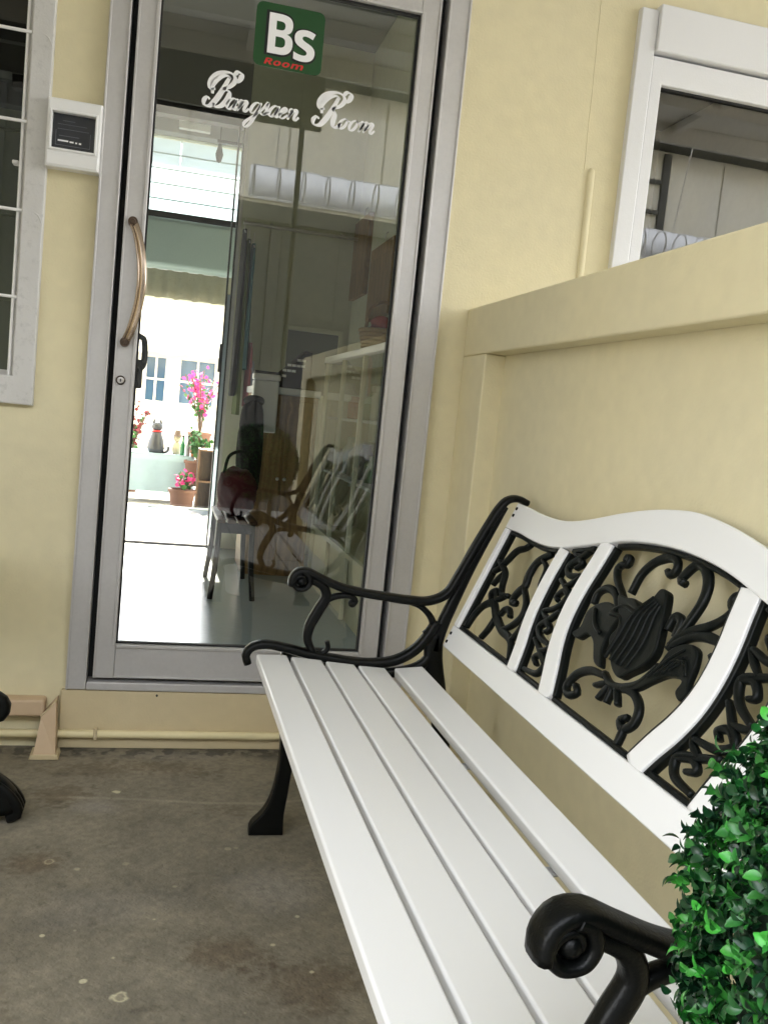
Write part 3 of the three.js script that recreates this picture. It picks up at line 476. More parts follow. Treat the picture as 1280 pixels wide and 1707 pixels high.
  const leaf = [relief([[1.353, .154], [1.362, .180], [1.392, .199], [1.421, .199], [1.435, .174], [1.440, .148], [1.450, .131], [1.440, .117], [1.422, .126], [1.424, .144], [1.390, .142], [1.357, .120], [1.332, .099], [1.310, .088], [1.331, .118]], .013, .0)];
  for (let i = 0; i < 4; i++) leaf.push(sweep([[1.345 + .014 * i, .125 + .008 * i], [1.372 + .013 * i, .165 + .003 * i], [1.398 + .01 * i, .190 - .012 * i]].map(([z, s]) => at(z, s, D + .0065)), BN, .0026, .003, { n: 10, k: 6, e: 2 }));
  mesh('rose_leaf', leaf, MAT.ironFine, tr);
}

// ================================================================ CLIPPED BOX BALL IN A POT
{
  const c = V(.503, .714, 2.24), R = .206;
  const t = thing('topiary_plant', 'round clipped green topiary ball beside the near end of the bench', 'plant', [c.x, 0, c.z]);
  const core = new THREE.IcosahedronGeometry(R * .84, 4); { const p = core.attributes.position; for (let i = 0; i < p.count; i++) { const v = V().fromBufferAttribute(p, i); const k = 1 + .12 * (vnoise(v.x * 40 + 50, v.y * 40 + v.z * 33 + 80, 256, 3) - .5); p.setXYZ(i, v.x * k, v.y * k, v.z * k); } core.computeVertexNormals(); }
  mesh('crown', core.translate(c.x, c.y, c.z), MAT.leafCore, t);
  mesh('stem', sweep([V(c.x, .27, c.z), V(c.x + .008, .40, c.z), V(c.x, .56, c.z)], V(0, 0, 1), .014, .014, { n: 16, k: 10, e: 2 }), MAT.woodDark, t);
  mesh('pot', lathe([[0, 0], [.115, 0], [.122, .01], [.145, .24], [.158, .245], [.160, .285], [.148, .287], [.143, .262], [.0, .262]], c.x, .001, c.z, 40), MAT.potWhite, t);
  mesh('soil', lathe([[0, .27], [.08, .272], [.1435, .266]], c.x, .0, c.z, 24), MAT.soil, t);
  // leaves: small cupped ovals with a midrib fold
  const leafGeo = (() => { const pos = [], idx = [], nx = 2, ny = 5; for (let j = 0; j <= ny; j++) for (let i = 0; i <= nx; i++) { const v = j / ny, u = i / nx * 2 - 1; const w = .30 * Math.pow(Math.sin(Math.PI * Math.pow(v * .96 + .02, .85)), .75) + .012; pos.push(u * w, .10 * Math.sin(v * 2.6) + .28 * w * u * u * 1.6 - .16 * v * v, v); } for (let j = 0; j < ny; j++) for (let i = 0; i < nx; i++) { const a = j * (nx + 1) + i; idx.push(a, a + nx + 1, a + 1, a + 1, a + nx + 1, a + nx + 2); } const g = new THREE.BufferGeometry(); g.setAttribute('position', new THREE.Float32BufferAttribute(pos, 3)); g.setAttribute('uv', new THREE.Float32BufferAttribute(new Float32Array(pos.length / 3 * 2), 2)); g.setIndex(idx); g.computeVertexNormals(); return g; })();
  const list = []; const r = rng(31);
  const dir = () => { const z = r() * 2 - 1, a = r() * 6.283, s = Math.sqrt(1 - z * z); return V(s * Math.cos(a), z, s * Math.sin(a)); };
  for (let k = 0; k < 6800; k++) {
    const d = dir(); const lump = vnoise(d.x * 5 + 20, d.y * 5 + d.z * 4 + 30, 256, 8) - .5; const rad = R * (.85 + .125 * r() + .10 * lump); const n = 4 + Math.floor(r() * 4); const a0 = r() * 6.28; const tone = r(), hue = r();
    const side = V().crossVectors(d, Math.abs(d.y) > .9 ? V(1, 0, 0) : V(0, 1, 0)).normalize(), up = V().crossVectors(side, d); const tilt = d.clone().addScaledVector(dir(), .55).normalize();
    for (let i = 0; i < n; i++) {
      const a = a0 + i * 2.4 + r() * .5, open = .35 + .55 * r() + (i < 2 ? -.1 : .25); const o = tilt.clone().addScaledVector(side, Math.cos(a) * open).addScaledVector(up, Math.sin(a) * open).normalize();
      const y = d.clone().addScaledVector(o, -d.dot(o)); if (y.lengthSq() < 1e-4) y.copy(up); y.normalize(); const x = V().crossVectors(y, o).normalize(); const L = .0066 + .0042 * r();
      const p = c.clone().addScaledVector(d, rad + .003 * i * r());
      const m = new THREE.Matrix4().makeBasis(x.multiplyScalar(L), y.multiplyScalar(L), o.multiplyScalar(L)).setPosition(p.sub(V(c.x, 0, c.z)));
      const q = cl(tone * .7 + .4 * r()); const yel = hue * .6;
      list.push({ m, c: lin(.004 + .05 * q * q * q + .035 * yel * q * q, .03 + .40 * q * q * q, .012 + .035 * q * q), p: V().setFromMatrixPosition(m).add(V(c.x, 0, c.z)), d });
    }
  }
  // the leaves that face the camera most closely are parts of their own
  const score = q => { const v = q.p.clone().sub(camera.position); const pr = q.p.clone().project(camera); if (Math.abs(pr.x) > 1 || Math.abs(pr.y) > 1) return 9; return v.length() + (q.d.dot(v) > -.1 ? 3 : 0) - 2 * (q.p.distanceTo(c) - .16); };
  list.forEach(q => q.k = score(q)); list.sort((a, b) => a.k - b.k);
  const tones = 10, mats = new Map();
  list.slice(0, 300).forEach(q => { const key = Math.round(q.c.g * 36) + ',' + Math.round(q.c.r * 60); let m = mats.get(key); if (!m) { m = MAT.leaf.clone(); m.color.copy(q.c); mats.set(key, m); } const l = new THREE.Mesh(leafGeo, m); l.name = 'leaf'; l.castShadow = l.receiveShadow = true; q.m.decompose(l.position, l.quaternion, l.scale); t.add(l); });
  const rest = list.slice(300), im = new THREE.InstancedMesh(leafGeo, MAT.leaf, rest.length); im.name = 'foliage'; im.userData.kind = 'stuff'; im.castShadow = im.receiveShadow = true;
  rest.forEach((q, i) => { im.setMatrixAt(i, q.m); im.setColorAt(i, q.c); }); t.add(im);
}

// ================================================================ SMALL THINGS ON THE PORCH
{ // wall box with a dark window
  const t = thing('wall_display', 'small white wall box with a dark display between window and door', 'display', [-.28, 1.65, 0]);
  const x0 = -.347, x1 = -.214, y0 = 1.564, y1 = 1.735, wx0 = -.3345, wx1 = -.2285, wy0 = 1.611, wy1 = 1.701;
  const s = poly([[x0, y0], [x1, y0], [x1, y1], [x0, y1]]); s.holes.push(rectHole(wx0, wx1, wy0, wy1));
  mesh('housing', [extrude(s, .0435, .004).translate(0, 0, .0005), bx(x0 + .004, x1 - .004, y0 + .005, wy0 - .011, .0435, .0465, .0014)], MAT.plastic, t);
  const s2 = poly([[wx0 - .006, wy0 - .006], [wx1 + .006, wy0 - .006], [wx1 + .006, wy1 + .006], [wx0 - .006, wy1 + .006]]); s2.holes.push(rectHole(wx0, wx1, wy0, wy1));
  mesh('bezel', extrude(s2, .006, .0018).translate(0, 0, .0425), MAT.plastic, t);
  const sc = mesh('display', bx(wx0, wx1, wy0, wy1, .0235, .0285), MAT.screen, t);
  mesh('display_mark', [bx(-.320, -.294, 1.6325, 1.6365, .0285, .0289), bx(-.291, -.281, 1.6315, 1.6355, .0285, .0289), bx(-.277, -.272, 1.6310, 1.6350, .0285, .0289), bx(-.268, -.262, 1.6305, 1.6350, .0285, .0289)], MAT.white, sc);
  mesh('display_mark', [bx(-.326, -.240, 1.6225, 1.6238, .0285, .0288), bx(-.326, -.3248, 1.6239, 1.66, .0285, .0288), bx(-.2412, -.24, 1.6239, 1.66, .0285, .0288), bx(-.318, -.268, 1.646, 1.6475, .0285, .0288), bx(-.322, -.245, 1.663, 1.6642, .0285, .0288), bx(-.322, -.25, 1.675, 1.676, .0285, .0288), bx(-.31, -.28, 1.684, 1.6852, .0285, .0288)], MAT.screenGrey, sc);
}
{ // duct that runs along the wall and bends down to the floor
  const t = thing('drain_duct', 'cream square drain duct bending down to the floor left of the door', 'duct', [-.25, 0, .06]);
  mesh('run', bx(-1.5, -.262, .100, .148, .001, .05, .008), MAT.duct, t);
  const prof = [[-.268, .100, .001], [-.232, .150, .001]];
  const q = (x, y, z) => [x, y, z];
  // mitred leg: eight corners
  const v = [[-.279, .012, .052], [-.222, .012, .052], [-.222, .012, .102], [-.279, .012, .102], [-.268, .101, .0015], [-.232, .149, .0015], [-.232, .149, .055], [-.268, .104, .060]];
  const f = [[0, 1, 2], [0, 2, 3], [4, 7, 6], [4, 6, 5], [0, 4, 5], [0, 5, 1], [1, 5, 6], [1, 6, 2], [2, 6, 7], [2, 7, 3], [3, 7, 4], [3, 4, 0]];
  const pos = []; f.forEach(t3 => t3.forEach(i => pos.push(...v[i]))); const g = new THREE.BufferGeometry(); g.setAttribute('position', new THREE.Float32BufferAttribute(pos, 3)); g.computeVertexNormals(); g.setAttribute('uv', new THREE.Float32BufferAttribute(new Float32Array(pos.length / 3 * 2), 2));
  mesh('downpipe', g, MAT.duct, t);
  mesh('mitre_seam', sweep([V(-.270, .106, .060), V(-.250, .128, .058), V(-.231, .151, .0545)], V(0, 0, 1), .0022, .0022, { n: 8, k: 6 }), MAT.creamPaint, t);
  mesh('foot', extrude(poly([[-.289, .001], [-.213, .001], [-.216, .014], [-.286, .014]]), .062, .002).translate(0, 0, .046), MAT.creamPaint, t);
}
{ const t = thing('floor_pipe', 'thin cream pipe running along the foot of the wall under the door', 'pipe', [0, .047, .03]);
  mesh('pipe', [cyl([-1.6, .047, .030], [.84, .047, .030], .0115, .0115, 16)], MAT.creamPipe, t);
  for (const x of [-.125, .52, -.8]) mesh('clip', bx(x - .005, x + .005, .032, .064, .016, .044, .003), MAT.creamPaint, t); }
mesh('wall_nail', cyl([.035, .158, .010], [.035, .158, .021], .0035, .003, 8), MAT.rubber, null, { at: [.035, .158, .01], label: 'small dark nail in the plinth below the door', category: 'nail' });
{ // iron table, only the edge of one foot shows
  const px = -.62, pz = .46; const t = thing('iron_table', 'black cast iron table whose carved foot shows at the edge left of the duct', 'table', [px, 0, pz]);
  for (let k = 0; k < 3; k++) {
    const a = k * 2.0944; const D = V(Math.cos(a), 0, -Math.sin(a)), N = V(-Math.sin(a), 0, -Math.cos(a)); const P = l => l.map(([r, y]) => V(px, y, pz).addScaledVector(D, r));
    const l = sub('leg', t);
    mesh('leg_scroll', [sweep(P([[.03, .62], [.05, .48], [.10, .38], [.20, .31], [.28, .295], [.312, .275], [.308, .25], [.28, .245], [.262, .262], [.275, .275]]), N, f => .022 - .008 * f, .02, { n: 50, k: 12 }), sweep(P([[.03, .5], [.035, .36], [.07, .24], [.14, .155], [.22, .115], [.28, .085], [.318, .05], [.325, .022]]), N, f => .016 + .022 * f, f => .018 + .016 * f, { n: 40, k: 12 })], MAT.iron, l);
    const toe = []; for (let i = -1; i <= 1; i++) toe.push(sweep(P([[.22, .125], [.29, .10], [.345, .055], [.358, .022], [.335, .012]]).map(p => p.addScaledVector(N, i * .020)), N, f => .0125, f => .0095, { n: 18, k: 8 })); mesh('claw_foot', toe, MAT.iron, l);
  }
  mesh('column', lathe([[0, .06], [.03, .07], [.022, .2], [.035, .34], [.025, .45], [.03, .6], [.06, .66], [0, .66]], px, 0, pz, 24), MAT.iron, t);
  mesh('table_top', lathe([[0, .66], [.20, .66], [.215, .67], [.215, .685], [.20, .69], [0, .69]], px, 0, pz, 40), MAT.slat, t);
}

// ================================================================ INSIDE THE HOUSE, SEEN THROUGH THE DOOR
{ const t = thing('glass_cabinet', 'white framed glass cabinet along the inner side wall', 'cabinet', [.87, RF, -1.2]);
  const x0 = .75, x1 = .995, z0 = -1.87, z1 = -.55, y1 = 1.28;
  mesh('carcass', [bx(x0 + .02, x1, RF, RF + .28, z0, z1), bx(x1 - .02, x1, RF + .28, y1 - .03, z0 + .0, z1), bx(x0 + .02, x1 - .021, RF + .2801, y1 - .03, z0, z0 + .02), bx(x0 + .02, x1 - .021, RF + .2801, y1 - .03, z1 - .02, z1)], MAT.inWall, t);
  mesh('top', bx(x0 - .008, x1, y1 - .03, y1, z0 - .008, z1 + .008, .006), MAT.winWhite, t);
  const fr = []; for (const z of [z0, z0 + .44, z0 + .88, z1]) fr.push(bx(x0, x0 + .018, RF + .0, y1 - .031, z - .010, z + .010, .003)); fr.push(bx(x0 + .001, x0 + .017, RF + .26, RF + .28, z0, z1)); mesh('door_frame', fr, MAT.inWall, t);
  for (let i = 0; i < 3; i++) { const g = new THREE.PlaneGeometry(.40, .8).rotateY(-Math.PI / 2).translate(x0 + .01, .85, z0 + .22 + i * .44); mesh('glass_door', g, MAT.cabGlass, t); }
  for (const y of [.72, .98]) mesh('shelf', bx(x0 + .03, x1 - .022, y, y + .012, z0 + .021, z1 - .021), MAT.winWhite, t);
  const cols = [lin(.25, .38, .34), lin(.5, .16, .12), lin(.62, .6, .5), lin(.3, .42, .3), lin(.18, .2, .26)]; const r = rng(12); const ord = ['first', 'second', 'third', 'fourth', 'fifth', 'sixth', 'seventh'];
  for (const y of [.733, .993]) for (let i = 0; i < 7; i++) { const z = z0 + .1 + i * .17, h = .08 + .1 * r(), w = .03 + .02 * r(); mesh('jar', lathe([[0, 0], [w, 0], [w * 1.05, h * .7], [w * .6, h * .85], [w * .65, h], [0, h]], x0 + .11, y, z, 14), M({ color: cols[Math.floor(r() * 5)], roughness: .4 }), null, { at: [x0 + .11, y, z], label: `${ord[6 - i]} small jar from the door on the ${y > .9 ? 'upper' : 'lower'} shelf of the glass cabinet`, category: 'jar', group: `jars on the ${y > .9 ? 'upper' : 'lower'} cabinet shelf` }); }
}
{ const t = thing('wood_cabinet', 'brown wooden cabinet with a white top standing beyond the glass cabinet', 'cabinet', [.58, RF, -2.1]);
  mesh('carcass', bx(.42, .735, RF, 1.075, -2.3, -1.9, .004), MAT.wood, t); mesh('top', bx(.41, .742, 1.0755, 1.11, -2.31, -1.885, .006), MAT.winWhite, t);
  mesh('door_panel', bx(.435, .572, RF + .08, 1.05, -1.9, -1.888, .004), MAT.wood, t); mesh('door_panel', bx(.583, .722, RF + .08, 1.05, -1.9, -1.888, .004), MAT.wood, t);
  for (const x of [.56, .595]) mesh('knob', new THREE.SphereGeometry(.009, 12, 8).translate(x, .66, -1.88), MAT.steel, t); }
{ const t = thing('white_box', 'white box fixed to the front corner of the wooden cabinet', 'box', [.47, 1.0, -1.85]);
  mesh('body', bx(.40, .522, .885, 1.135, -1.887, -1.80, .008), MAT.winWhite, t); mesh('lid', bx(.396, .526, 1.136, 1.165, -1.887, -1.796, .006), MAT.winWhite, t); mesh('dark_seam', bx(.402, .520, 1.165, 1.178, -1.88, -1.81, .003), MAT.darkCloth, t); }
{ const t = thing('checked_bag', 'black bag with a white checked flap on the wooden cabinet', 'bag', [.64, 1.11, -2.05]);
  mesh('body', extrude(poly([[.535, 1.111], [.735, 1.111], [.728, 1.14], [.70, 1.18], [.695, 1.30], [.66, 1.305], [.60, 1.24], [.545, 1.19]], false), .16, .01).translate(0, 0, -2.13), MAT.darkCloth, t);
  const cg = []; for (let i = 0; i < 5; i++) for (let j = 0; j < 4; j++) if ((i + j) % 2 === 0) { const x = .55 + i * .023, y = 1.165 + j * .014 + i * .014; cg.push(bx(x, x + .02, y, y + .012, -1.9695, -1.9685)); } mesh('check', cg, MAT.white, t); }
{ const t = thing('picture_frame', 'pale picture frame hanging on the inner partition', 'picture', [.8, 1.3, -2.66]); const s = poly([[.62, 1.08], [.965, 1.08], [.965, 1.485], [.62, 1.485]]); s.holes.push(rectHole(.645, .94, 1.105, 1.46)); mesh('frame', extrude(s, .02, .003).translate(0, 0, -2.669), MAT.inWall, t); mesh('picture', bx(.6455, .9395, 1.1055, 1.4595, -2.668, -2.66), M({ color: lin(.16, .17, .15), roughness: .4 }), t); }
for (const [z0, z1, y0, y1, lab] of [[-2.62, -2.25, 1.66, 2.09, 'brown board hung high on the inner side wall'], [-2.1, -1.62, 1.5, 1.86, 'brown board hung lower on the inner side wall']]) { const t = thing('hanging_board', lab, 'board', [.985, y0, z0]); mesh('board', bx(.97, .999, y0, y1, z0, z1, .004), MAT.wood, t); mesh('hook', tube([[.985, y1 - .002, (z0 + z1) / 2], [.985, y1 + .05, (z0 + z1) / 2], [.997, y1 + .06, (z0 + z1) / 2]], .003, 10, 6), MAT.steel, t); }
{ const t = thing('basket', 'woven brown basket on top of the glass cabinet', 'basket', [.87, 1.281, -1.25]); const g = []; for (let k = 0; k < 6; k++) g.push(new THREE.TorusGeometry(.075 + .004 * k, .009, 8, 26).rotateX(Math.PI / 2).translate(.875, 1.291 + k * .0165, -1.25)); mesh('weave', g, M({ color: lin(.42, .30, .17), roughness: .9 }), t); mesh('bottom', lathe([[0, .001], [.072, .001], [.072, .006], [0, .006]], .875, 1.281, -1.25, 20), MAT.wood, t); mesh('handle', tube([[.80, 1.37, -1.25], [.82, 1.47, -1.25], [.875, 1.50, -1.25], [.93, 1.47, -1.25], [.95, 1.37, -1.25]], .007, 24, 8), MAT.wood, t); }
{ const t = thing('red_cloth', 'red folded cloth lying in the basket', 'cloth', [.88, 1.38, -1.25]); const g = new THREE.SphereGeometry(.06, 20, 14); const p = g.attributes.position; for (let i = 0; i < p.count; i++) { const k = 1 + .35 * (vnoise(p.getX(i) * 40 + 9, p.getY(i) * 40 + p.getZ(i) * 31 + 9, 99, 4) - .5); p.setXYZ(i, p.getX(i) * k, p.getY(i) * k * .75, p.getZ(i) * k); } g.computeVertexNormals(); mesh('cloth', g.translate(.88, 1.395, -1.25), M({ color: lin(.35, .05, .04), roughness: .9 }), t); }
{ const t = thing('sliding_door', 'black framed sliding glass door at the opening of the inner partition', 'door', [.31, RF, -2.7]);
  mesh('frame_post', bx(.283, .291, RF + .013, 2.535, -2.76, -2.70), MAT.black, t); mesh('pane', bx(.2912, .3098, RF + .1, 1.62, -2.735, -2.729), MAT.frosted, t); mesh('frame_post', bx(.310, .3175, RF + .001, 2.535, -2.76, -2.70), MAT.black, t); mesh('frame_post', bx(.318, .334, RF + .001, 2.535, -2.78, -2.68), MAT.alu, t); mesh('frame_head', bx(-.9, .334, 2.536, 2.6, -2.77, -2.69), MAT.black, t);
  mesh('lever', bx(.272, .2828, 1.18, 1.34, -2.75, -2.71, .004), MAT.black, t); }
{ const g4 = [['charcoal', lin(.02, .02, .022), .345, 1.95, 1.05], ['olive green', lin(.10, .13, .04), .372, 1.9, .95], ['teal', lin(.05, .15, .17), .398, 1.88, 1.2], ['pink', lin(.45, .17, .2), .424, 1.35, 1.0], ['pale blue', lin(.45, .48, .6), .442, 1.25, .98]];
  for (const [nm, c, x, y1, y0] of g4) { const t = thing('hanging_garment', `${nm} garment hanging in front of the inner partition`, 'garment', [x, y0, -2.5], 'garments hanging by the inner opening'); const P = [], n = 14; const s = []; const g = new THREE.BoxGeometry(.02, y1 - y0, .20, 1, 14, 14); const p = g.attributes.position; for (let i = 0; i < p.count; i++) { const f = (p.getY(i) / (y1 - y0)) + .5; p.setX(i, p.getX(i) * (.4 + .6 * (1 - f)) + .006 * Math.sin(p.getZ(i) * 60 + x * 90 + f * 3)); p.setZ(i, p.getZ(i) * (f > .9 ? 1 - (f - .9) * 7 : 1)); } g.computeVertexNormals(); mesh('cloth', g.translate(x, (y0 + y1) / 2, -2.5), M({ color: c, roughness: .9 }), t); mesh('hanger', tube([[x, y1 - .03, -2.42], [x, y1 + .01, -2.5], [x, y1 + .06, -2.5]], .003, 10, 6), MAT.steel, t); }
  const rl = thing('clothes_rail', 'thin steel clothes rail above the hanging garments', 'rail', [.4, 2.0, -2.5]); mesh('rail', cyl([.335, 1.985, -2.5], [.999, 1.985, -2.5], .009, .009, 10), MAT.steel, rl); for (const x of [.5, .9]) mesh('bracket', cyl([x, 1.985, -2.5], [x, 2.03, -2.669], .006, .006, 8), MAT.steel, rl); }
{ const t = thing('slatted_stool', 'low dark slatted stool standing in the room behind the door', 'stool', [.34, RF, -1.5]);
  for (let i = 0; i < 4; i++) mesh('slat', bx(.245 + i * .045, .281 + i * .045, .50, .515, -1.78, -1.26, .004), MAT.woodDark, t);
  for (const [x, z] of [[.26, -1.3], [.40, -1.3], [.26, -1.74], [.40, -1.74]]) mesh('leg', sweep([V(x, .50, z), V(x + (x < .3 ? -.005 : .005), .34, z), V(x + (x < .3 ? -.02 : .02), RF, z + (z > -1.5 ? .03 : -.03))], V(0, 0, 1), .012, .012, { n: 10, k: 8 }), MAT.black, t);
  mesh('apron', [bx(.25, .41, .455, .499, -1.31, -1.29), bx(.25, .41, .455, .499, -1.75, -1.73)], MAT.black, t); }
const lump = (nm, lab, cat, cx, cy, cz, sx, sy, sz, m, seed) => { const t = thing(nm, lab, cat, [cx, cy - sy, cz]); const g = new THREE.SphereGeometry(1, 28, 20); const p = g.attributes.position; for (let i = 0; i < p.count; i++) { const x = p.getX(i), y = p.getY(i), z = p.getZ(i); const k = 1 + .28 * (vnoise(x * 4 + seed * 5 + 20, y * 4 + z * 3 + 40, 99, seed) - .5); const q = Math.pow(Math.abs(y), .7) * Math.sign(y); p.setXYZ(i, x * k * sx, Math.max(-1, q * k) * sy, z * k * sz); } g.computeVertexNormals(); mesh('body', g.translate(cx, cy, cz), m, t); return t; };
{ const t = lump('maroon_bag', 'dark maroon bag sitting on the slatted stool', 'bag', .33, .62, -1.45, .085, .105, .13, MAT.maroon, 3); mesh('strap', tube([[.27, .70, -1.45], [.29, .78, -1.45], [.35, .80, -1.45], [.39, .71, -1.45]], .008, 20, 6), MAT.darkCloth, t); }
{ const t = lump('black_coat', 'black coat draped in front of the wooden cabinet', 'coat', .40, .80, -1.72, .06, .24, .07, MAT.darkCloth, 5); mesh('collar', new THREE.TorusGeometry(.035, .015, 8, 18).rotateX(1.2).translate(.40, 1.03, -1.72), MAT.darkCloth, t); }

// ================================================================ STREET SIDE, BEYOND THE HOUSE
mesh('street_ground', bx(-14, 14, -.299, .085, -30, -4.63), M({ color: lin(.52, .50, .47), map: tStuccoC, roughness: .85 }), null, { kind: 'structure' });
{ const t = thing('lace_valance', 'lace valance hanging across the top of the street doorway', 'curtain', [-.2, 1.75, -4.45]); const n = 60, pos = [], idx = []; for (let i = 0; i <= n; i++) { const x = -.95 + 1.37 * i / n, z = -4.46 + .012 * Math.sin(i * 1.3), sc = .022 * Math.abs(Math.sin(i * .52)); for (let j = 0; j <= 4; j++) pos.push(x, 1.944 - (.215 - sc) * j / 4, z + .006 * Math.sin(i * 2.1) * j / 4); } for (let i = 0; i < n; i++) for (let j = 0; j < 4; j++) { const a = i * 5 + j; idx.push(a, a + 1, a + 5, a + 1, a + 6, a + 5); } const g = new THREE.BufferGeometry(); g.setAttribute('position', new THREE.Float32BufferAttribute(pos, 3)); g.setAttribute('uv', new THREE.Float32BufferAttribute(new Float32Array(pos.length / 3 * 2), 2)); g.setIndex(idx); g.computeVertexNormals(); mesh('lace', g, MAT.lace, t); mesh('rod', cyl([-.96, 1.948, -4.46], [.43, 1.948, -4.46], .008, .008, 8), MAT.steel, t); }
{ const t = thing('pendant_lamp', 'dark pendant lamp hanging before the bright transom', 'lamp', [.25, 2.8, -4.25]); mesh('shade', lathe([[0, .10], [.012, .10], [.018, .07], [.028, .03], [.022, .0], [.016, -.02], [0, -.03]], .24, 2.74, -4.25, 18), MAT.black, t); mesh('cord', cyl([.24, 2.83, -4.25], [.24, CE, -4.25], .003, .003, 6), MAT.black, t); mesh('track', bx(.22, .46, 2.848, 2.868, -4.27, -4.23), MAT.black, t); }
{ const t = thing('beam_box', 'small grey box with a blue mark on the beam over the transom', 'box', [.06, 2.95, -4.36]); mesh('body', bx(-.055, .17, 2.93, 3.03, -4.379, -4.33, .006), MAT.winOld, t); mesh('mark', bx(.03, .085, 2.985, 3.0, -4.33, -4.3292), M({ color: lin(.05, .25, .45), roughness: .5 }), t); }
{ const t = thing('street_table', 'table under a pale blue cloth outside the street doorway', 'table', [-.02, .085, -5.7]); const x0 = -.33, x1 = .27, z0 = -6.0, z1 = -5.5, y = .52;
  mesh('table_top', bx(x0 + .01, x1 - .01, y - .03, y - .002, z0 + .01, z1 - .01), MAT.wood, t); for (const [x, z] of [[x0 + .03, z0 + .03], [x1 - .03, z0 + .03], [x0 + .03, z1 - .03], [x1 - .03, z1 - .03]]) mesh('leg', bx(x - .015, x + .015, .086, y - .031, z - .015, z + .015), MAT.wood, t);
  const n = 80, ring = []; for (let i = 0; i < n; i++) { const a = i / n * 4, s = Math.floor(a), f = a - s; const c = [[x0, z1], [x1, z1], [x1, z0], [x0, z0]]; const p = c[s], q = c[(s + 1) % 4]; ring.push([p[0] + (q[0] - p[0]) * f, p[1] + (q[1] - p[1]) * f]); } const pos = [], idx = []; const cx = (x0 + x1) / 2, cz = (z0 + z1) / 2; for (let j = 0; j <= 5; j++) ring.forEach(([x, z], i) => { const k = 1 + .012 * j + .018 * j / 5 * Math.sin(i * 1.1); pos.push(cx + (x - cx) * k, y - j * .066, cz + (z - cz) * k); }); for (let j = 0; j < 5; j++) for (let i = 0; i < n; i++) { const a = j * n + i, b = j * n + (i + 1) % n; idx.push(a, a + n, b, b, a + n, b + n); } const c0 = pos.length / 3; pos.push(cx, y, cz); for (let i = 0; i < n; i++) idx.push(c0, i, (i + 1) % n); const g = new THREE.BufferGeometry(); g.setAttribute('position', new THREE.Float32BufferAttribute(pos, 3)); g.setAttribute('uv', new THREE.Float32BufferAttribute(new Float32Array(pos.length / 3 * 2), 2)); g.setIndex(idx); g.computeVertexNormals(); mesh('cloth', g, MAT.blueCloth, t); }
{ const x = -.06, z = -5.62, t = thing('cat_figurine', 'dark sitting cat figurine on the blue cloth', 'figurine', [x, .521, z]); mesh('body', [lathe([[0, 0], [.06, .0], [.075, .04], [.065, .10], [.045, .16], [.038, .19], [0, .2]], x, .521, z, 20), new THREE.SphereGeometry(.048, 18, 14).scale(1, .9, 1).translate(x, .75, z), new THREE.ConeGeometry(.018, .045, 8).translate(x - .028, .80, z), new THREE.ConeGeometry(.018, .045, 8).translate(x + .028, .80, z), tube([[x + .06, .53, z], [x + .10, .54, z + .02], [x + .11, .58, z + .03]], .012, 16, 8)], M({ color: lin(.04, .04, .05), roughness: .35 }), t); mesh('collar', new THREE.TorusGeometry(.04, .008, 6, 18).rotateX(Math.PI / 2).translate(x, .71, z), MAT.red, t); }
{ const x = .12, z = -5.66, t = thing('brown_figurine', 'small brown and cream figurine beside the cat', 'figurine', [x, .521, z]); mesh('body', [lathe([[0, 0], [.035, 0], [.045, .05], [.03, .1], [0, .11]], x, .521, z, 16), new THREE.SphereGeometry(.035, 14, 10).translate(x, .66, z)], M({ color: lin(.5, .42, .3), roughness: .5 }), t); mesh('hat', lathe([[.05, 0], [.03, .015], [.022, .05], [0, .055]], x, .68, z, 16), MAT.woodDark, t); }
// plants on the street side: a pot with arching stems, leaves and blossoms
function bloom(name, lab, x, y, z, h, spread, stems, mFl, seed) {
  const t = thing(name, lab, 'plant', [x, y, z]); const r = rng(seed);
  mesh('pot', lathe([[0, 0], [.08, 0], [.105, .16], [.115, .165], [.115, .19], [.10, .19], [.097, .17], [0, .17]], x, y, z, 24), MAT.terracotta, t);
  const sg = [], lg = [], fg = []; for (let i = 0; i < stems; i++) { const a = r() * 6.28, s = spread * (.4 + .6 * r()), hh = h * (.6 + .4 * r()); const e = [x + Math.cos(a) * s, y + .17 + hh, z + Math.sin(a) * s * .6], m = [x + Math.cos(a) * s * .3, y + .17 + hh * .55, z + Math.sin(a) * s * .2]; const C = new THREE.CatmullRomCurve3([V(x, y + .16, z), V(...m), V(...e)]); sg.push(new THREE.TubeGeometry(C, 10, .004, 5));
    for (let k = 0; k < 22; k++) { const f = .35 + .65 * r(), p = C.getPoint(f); const g = new THREE.CircleGeometry(.012 + .014 * r(), 5); g.rotateX(r() * 6).rotateY(r() * 6).translate(p.x + (r() - .5) * .07, p.y + (r() - .5) * .07, p.z + (r() - .5) * .07); (mFl && r() < .75 && f > .5 ? fg : lg).push(g); } }
  mesh('stem', sg, MAT.woodDark, t); mesh('foliage', lg, MAT.leafG, t, { kind: 'stuff' }); if (fg.length) mesh('blossom', fg, mFl, t, { kind: 'stuff' });
}
bloom('flowering_plant', 'pot plant with bright pink blossoms outside the street doorway', .33, .525, -6.2, .62, .24, 14, MAT.pink, 41);
bloom('potted_plant', 'bushy green pot plant to the side of the blue cloth table', .30, .30, -5.45, .28, .14, 14, null, 42);
bloom('low_flowering_plant', 'low pot plant with a few pink blossoms before the blue cloth', .18, .086, -5.0, .16, .14, 5, MAT.pink, 43);
